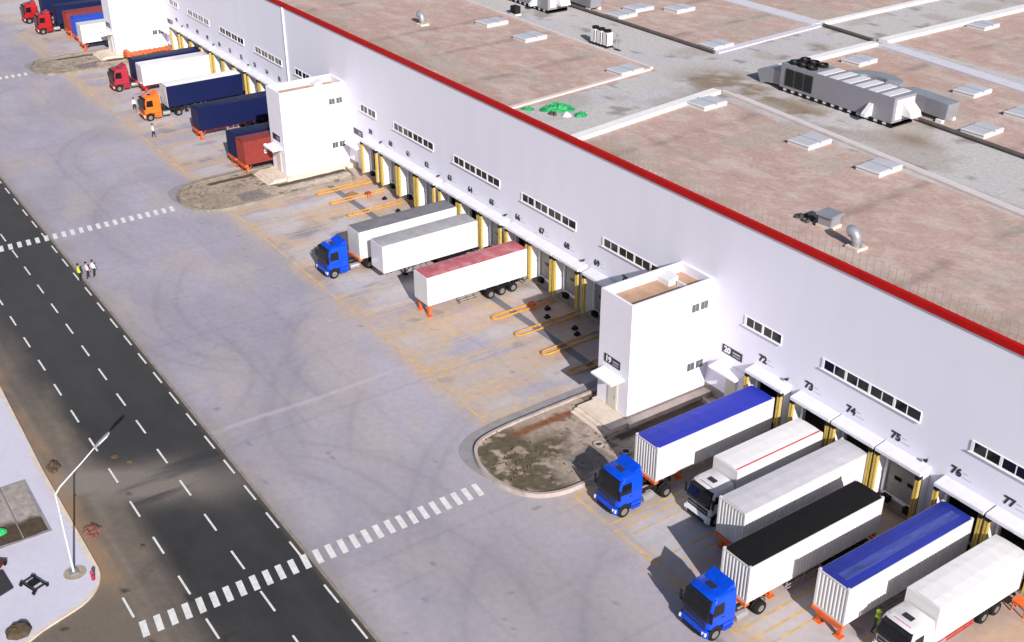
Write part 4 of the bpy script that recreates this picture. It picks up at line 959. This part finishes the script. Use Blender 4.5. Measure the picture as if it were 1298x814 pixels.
def heap(name, x, y, z, rx, ry, h, m, label, cat, seed, n=40, sz=.25, parent=None):
    """a pile of irregular lumps as one object"""
    rnd = random.Random(seed); b = MB()
    for _ in range(n):
        a = rnd.uniform(0, 6.283); q = math.sqrt(rnd.random()); px = x+rx*q*math.cos(a); py = y+ry*q*math.sin(a); s = sz*rnd.uniform(.5, 1.2); hh = h*(1-q)*rnd.uniform(.5, 1)
        ang = rnd.uniform(0, 3.14); pts = []
        for zz, k in ((0, 1), (1, rnd.uniform(.3, .8))):
            for i in range(5):
                aa = ang+6.283*i/5; pts.append((px+s*k*math.cos(aa)*rnd.uniform(.7,1.2), py+s*k*math.sin(aa)*rnd.uniform(.7,1.2), z+zz*(hh+s*.5)))
        b.add(pts, [tuple(range(5))[::-1], tuple(range(5,10))]+[(i,(i+1)%5,5+(i+1)%5,5+i) for i in range(5)])
    o = b.build(name, m); tag(o, label, cat); return o
heap('rubbish_pile', 52.0, 5.3, ZR, 1.2, .5, .35, mat('dark_rubbish', (.06,.055,.05), .9, .5, 4), 'dark rubbish left beside the square roof exhaust box', 'rubbish', 4, 22, .25)
def crumpled(name, pts, h, m, label, cat, seed):
    """crumpled tarpaulin: displaced disc over a convex outline"""
    rnd = random.Random(seed); P = smooth_poly(pts, 3); c = Vector((sum(p[0] for p in P)/len(P), sum(p[1] for p in P)/len(P))); b = MB(); n = len(P); rings = 7; vs = []
    for r_ in range(rings+1):
        k = 1-r_/rings
        for p in P:
            zz = ZR+.01 if r_ == 0 else ZR+.03+h*(1-k**2)*rnd.uniform(.25, 1.0)
            vs.append((c.x+(p[0]-c.x)*k, c.y+(p[1]-c.y)*k, zz))
    fs = [(r_*n+i, r_*n+(i+1)%n, (r_+1)*n+(i+1)%n, (r_+1)*n+i) for r_ in range(rings) for i in range(n)]
    b.add(vs, fs); o = b.build(name, m); return tag(o, label, cat)
crumpled('green_tarp', [(18.9,4.0),(19.6,3.5),(20.8,4.6),(21.3,6.0),(20.7,6.8),(19.8,6.0),(19.1,5.2)], .8, green_net, 'large crumpled green tarpaulin on the pale roof strip', 'tarpaulin', 2)
crumpled('green_tarp', [(17.6,2.7),(18.1,2.3),(18.9,2.9),(18.8,3.4),(18.1,3.4)], .25, green_net, 'small green tarpaulin scrap nearest the red roof edge', 'tarpaulin', 3)
crumpled('green_tarp', [(22.2,5.6),(22.9,5.2),(23.3,5.9),(23.0,6.6),(22.4,6.4)], .45, green_net, 'green tarpaulin bundle right of the white sack', 'tarpaulin', 5)
crumpled('white_sack', [(21.7,4.6),(22.1,4.3),(22.5,4.8),(22.2,5.3),(21.8,5.1)], .45, mat('white_sack_cloth', (.62,.66,.72), .7), 'white sack lying between the green tarpaulins', 'sack', 6)
heap('rubbish_pile', 21.0, 4.0, ZR, .7, .4, .4, mat('dark_rubbish', (.06,.055,.05), .9), 'dark scraps between the green tarpaulins and the white sack', 'rubbish', 9, 14, .2)
# lightning rod railing along the red edge
lr = thing('lightning_fence', 'row of thin grey rods standing behind the red roof edge', 'lightning rods', (0,1.0,ZR))
rod = MB(); rod.cyl((0,0,0),(0,0,1.75), .028, 5); rod_me = rod.mesh('rod', steel)
for i in range(95): link('rod', rod_me, lr, (34.0+i*.62, 0, 0))


# ------------------------------------------------------------------ pavement corner, bottom left
t = thing('street_lamp', 'tall white street lamp with a long arm reaching over the road', 'street lamp', (40.93,-50.06,.13))
b = MB(); b.tube([(0,0,0),(0,0,3.3),(0,0,6.6)], [.085,.07,.055], 10); b.build('pole', pole_white, t, smooth=True)
b = MB(); b.tube([(0,0,6.45),(0,.35,6.9),(0,1.9,8.1),(0,3.0,9.0)], [.06,.055,.045,.04], 8); b.build('arm', pole_white, t, smooth=True)
b = MB(); b.sections([[(x_*w_,y_,z_+dz) for x_,dz in ((-1,-.05),(1,-.05),(.7,.06),(-.7,.06))] for y_,z_,w_ in ((2.9,8.92,.06),(3.2,9.15,.16),(3.8,9.55,.17),(4.0,9.68,.08))]); b.build('lamp_head', steel, t)
b = MB(); b.box(-.28,.28,-.28,.28,0,.12); b.build('base_plate', steel, t)
b = MB(); b.box(-.05,.42,-.03,.03,5.0,5.06); b.build('bracket', pole_white, t)
b = MB(); b.cyl((40.95,-50.0,.1),(40.95,-50.0,.14), .75, 16); struct(b.build('lamp_base_earth', mat('sandy_earth', (.36,.30,.24), .95, .3, 3)))
# planter pit
t = thing('planting_pit', 'square planting pit of half dug brown soil in the pale pavement', 'planting pit', (32.1,-51.9,.13))
b = MB(); 
for (x0,x1,y0,y1) in ((-3.6,3.6,1.65,1.85),(-3.6,3.6,-1.85,-1.65),(-3.6,-3.4,-1.65,1.65),(3.4,3.6,-1.65,1.65)): b.box(x0,x1,y0,y1,-.1,.06)
b.build('edging', grey_conc, t)
def pit_col(X, Y):
    n = fbm(X*.7, Y*.7, 601, 4); c = np.ones(X.shape+(3,))*np.array((.36,.31,.29)); c = c*(1+.3*(n-.5))[..., None]
    return mixc(c, (.075,.05,.03), sstep(.8, 1.6, X+1.6*(n-.5)-.25*Y))
sheet('soil', -3.4, 3.4, -1.65, 1.65, .12, lambda X, Y: .03+.10*fbm(X*.8, Y*.8, 605, 3), pit_col, attr_soil, t)
b = MB(); b.box(-3.3,3.3,-.03,.03,.05,.17); b.build('divider', grey_conc, t)
def lump(name, x, y, z, r, h, m, label, cat, seed):
    rnd = random.Random(seed); n = 12; b = MB(); secs = []
    for k, (rr, zz) in enumerate(((1,0),(1.02,.35),(.75,.8),(.3,1.0))): secs.append([(x+r*rr*math.cos(6.283*i/n)*rnd.uniform(.8,1.15), y+r*rr*math.sin(6.283*i/n)*rnd.uniform(.8,1.15), z+h*zz*rnd.uniform(.8,1.15)) for i in range(n)])
    b.sections(secs); return tag(b.build(name, m), label, cat)
lump('green_bag', 34.0,-53.1,.2,.42,.3,mat('green_plastic',(.03,.45,.12),.5),'bright green bag on the soil of the planting pit','bag',1)
lump('blue_bag', 31.6,-53.0,.2,.32,.3,plastic_blue,'blue bag on the soil of the planting pit at the left edge','bag',2)
b = MB(); b.prism_z([(37.6,-55.6),(40.6,-54.9),(40.2,-53.75),(38.0,-53.9)], .131, .22); tag(b.build('black_slab', mat('flat_black',(.035,.035,.038),.8,.2,3)), 'flat black slab on the pavement at the left edge', 'mat')  # thin black slab lying on the paving
# folded black trolley frame
t = thing('trolley_frame', 'black metal trolley frame lying on the pale pavement', 'trolley', (40.8,-52.6,.14), R(20))
def bar_part(nm, p, q, r=.055): 
    b = MB(); b.cyl(p, q, r, 6); b.build(nm, black_ch, t)
for sx in (-.65,0,.65): bar_part('cross_bar', (sx,-.45,.25), (sx,.45,.25))
for sy in (-.4,.4): bar_part('side_bar', (-.85,sy,.25), (.85,sy,.25))
b = MB(); b.box(-.3,.3,-.3,.3,.28,.34); b.build('plate', black_ch, t)
for sx in (-.7,.7):
    for sy in (-.5,.5):
        b = MB(); b.cyl((sx,sy-.05,.13),(sx,sy+.05,.13), .13, 10); b.build('castor', tyre_mat, t)
t = thing('trolley_frame', 'dark red and black cart at the left edge above the black mat', 'debris', (37.5,-54.0,.14), R(-40));  # low dark debris, shaped as a bed with handle and wheels
b = MB(); b.box(-.5,.5,-.3,.3,.2,.28); b.build('bed', mat('dark_red_paint',(.10,.02,.02),.6), t); b = MB(); b.tube([(.5,-.25,.25),(1.0,-.25,.8),(1.0,.25,.8),(.5,.25,.25)], .03, 6); b.build('handle', black_ch, t)
for sy in (-.34,.34):
    b = MB(); b.cyl((-.2,sy-.04,.16),(-.2,sy+.04,.16), .16, 12); b.build('wheel', tyre_mat, t)
t = thing('hydrant', 'small red post standing at the rounded pavement corner', 'hydrant', (42.35,-49.2,.13)); b = MB(); b.cyl((0,0,0),(0,0,.65), .12, 12); b.cyl((0,0,.65),(0,0,.78), .15, 12, .05); b.build('body', plastic_red, t, smooth=True); b = MB(); b.cyl((-.22,0,.45),(.22,0,.45), .07, 8); b.build('outlet', plastic_red, t)
heap('brick_heap', 37.2,-47.7,0,.9,.55,.4,brick_red,'heap of broken red brick rubble by the kerb near the street lamp','rubble',11,34,.2)
heap('brick_stack', 28.0,-47.85,0,.55,.35,.5,soil_dark,'small dark brown earth heap against the kerb, left of the street lamp','earth heap',12,20,.28)
lump('earth_heap', 44.5,-54.5,.1,.8,.5,soil_dark,'dark earth heap on the pavement at the bottom left corner','earth heap',13)
for i, (x, y, lb) in enumerate(((29.2,-43.6,'larger dark clod on the road under the lamp arm'),(30.6,-42.9,'smaller dark clod on the road under the lamp arm'),(40.9,-45.4,'dark clod lying in the dusty lane'))):
    lump('blob', x, y, 0, .3-.06*i, .2, soil_dark, lb, 'blob', 20+i)  # small dark lumps on the road surface

# ------------------------------------------------------------------ people
def person(x, y, rz, top, legs, label, hard=None, vest=None, stride=.16):
    V = [(0,0,.95),(0,-.01,1.18),(0,0,1.40),(0,.0,1.52),(0,-.02,1.64),
         (.10,0,.90),(.11,-stride,.50),(.11,-stride*.9,.07),(.11,-stride-.15,.04),
         (-.10,0,.90),(-.11,stride*.6,.50),(-.11,stride*1.3,.09),(-.11,stride*1.3-.14,.04),
         (.19,.0,1.40),(.25,.05,1.13),(.24,-.06,.90),(.24,-.10,.82),(-.19,0,1.40),(-.25,-.04,1.13),(-.24,-.14,.92),(-.24,-.18,.84),(0,-.02,1.74)]
    E = [(0,1),(1,2),(2,3),(3,4),(4,21),(0,5),(5,6),(6,7),(7,8),(0,9),(9,10),(10,11),(11,12),(2,13),(13,14),(14,15),(15,16),(2,17),(17,18),(18,19),(19,20)]
    rad = [.15,.15,.17,.06,.095,.10,.075,.05,.045,.10,.075,.05,.045,.075,.055,.042,.04,.075,.055,.042,.04,.085]
    me = bpy.data.meshes.new('person'); me.from_pydata(V, E, []); o = bpy.data.objects.new('person', me); C.objects.link(o)
    md = o.modifiers.new('skin', 'SKIN'); md.use_smooth_shade = True; o.modifiers.new('sub', 'SUBSURF').levels = 1
    for i, r_ in enumerate(rad): me.skin_vertices[0].data[i].radius = (r_, r_*(.72 if i in (0,1,2) else 1))
    me.skin_vertices[0].data[0].use_root = True
    dg = bpy.context.evaluated_depsgraph_get(); dg.update(); m2 = bpy.data.meshes.new_from_object(o.evaluated_get(dg)); bpy.data.objects.remove(o); bpy.data.meshes.remove(me)
    m2.name = 'person'; m2.materials.clear()
    for mm in (skin_mat, top, legs, black_rub): m2.materials.append(mm)
    for p in m2.polygons:
        z = p.center.z; ax = abs(p.center.x)
        p.material_index = 3 if z < .09 else (0 if (z > 1.50 or (z < .90 and ax > .21)) else (1 if z > .96 or ax > .2 else 2))
    o = link('person', m2, None, (x,y,0)); o.rotation_euler = (0,0,rz); tag(o, label, 'person')
    b = MB(); n = 12
    if hard:
        b.sections([[(r_*math.cos(6.283*i/n), -.02+r_*1.1*math.sin(6.283*i/n), z_) for i in range(n)] for r_, z_ in ((.16,1.74),(.135,1.76),(.12,1.83),(.06,1.88))]); b.build('hard_hat', hard, o, smooth=True)
    else:
        b.sections([[(r_*math.cos(6.283*i/n), .0+r_*1.1*math.sin(6.283*i/n), z_) for i in range(n)] for r_, z_ in ((.115,1.70),(.125,1.77),(.10,1.84),(.04,1.87))]); b.build('hair', hair_mat, o, smooth=True)
    if vest:
        b = MB(); b.sections([[(a_*math.cos(6.283*i/n), -.005+c_*math.sin(6.283*i/n), z_) for i in range(n)] for a_, c_, z_ in ((.20,.155,.92),(.205,.16,1.15),(.225,.155,1.36),(.17,.12,1.47))]); v_ = b.build('vest', vest, o, smooth=True)
    return o
person(-2.55,-36.75,R(200),cloth_dark,cloth_dark,'person in a yellow hi-vis vest at the road edge, first of three walking abreast', None, hivis)
person(-2.50,-36.0,R(195),cloth_pink,cloth_dark,'person in a pale top and dark trousers, middle of three walking abreast', None)
person(-2.60,-35.35,R(205),cloth_white,cloth_dark,'person in a white shirt at the yard end of three walking abreast', None)
person(-39.05,-16.4,R(150),cloth_white,cloth_dark,'person in a pale top and dark trousers standing near the orange tractor', None, mat('pale_yellow_vest',(.70,.70,.45),.7))
person(-51.2,-14.8,R(90),cloth_white,cloth_dark,'person in a white top in front of the orange tractor', None)
person(74.85,-10.6,R(120),hivis,cloth_dark,'person in a lime hi-vis vest between the blue roofed container and the plain box truck', hivis, hivis)
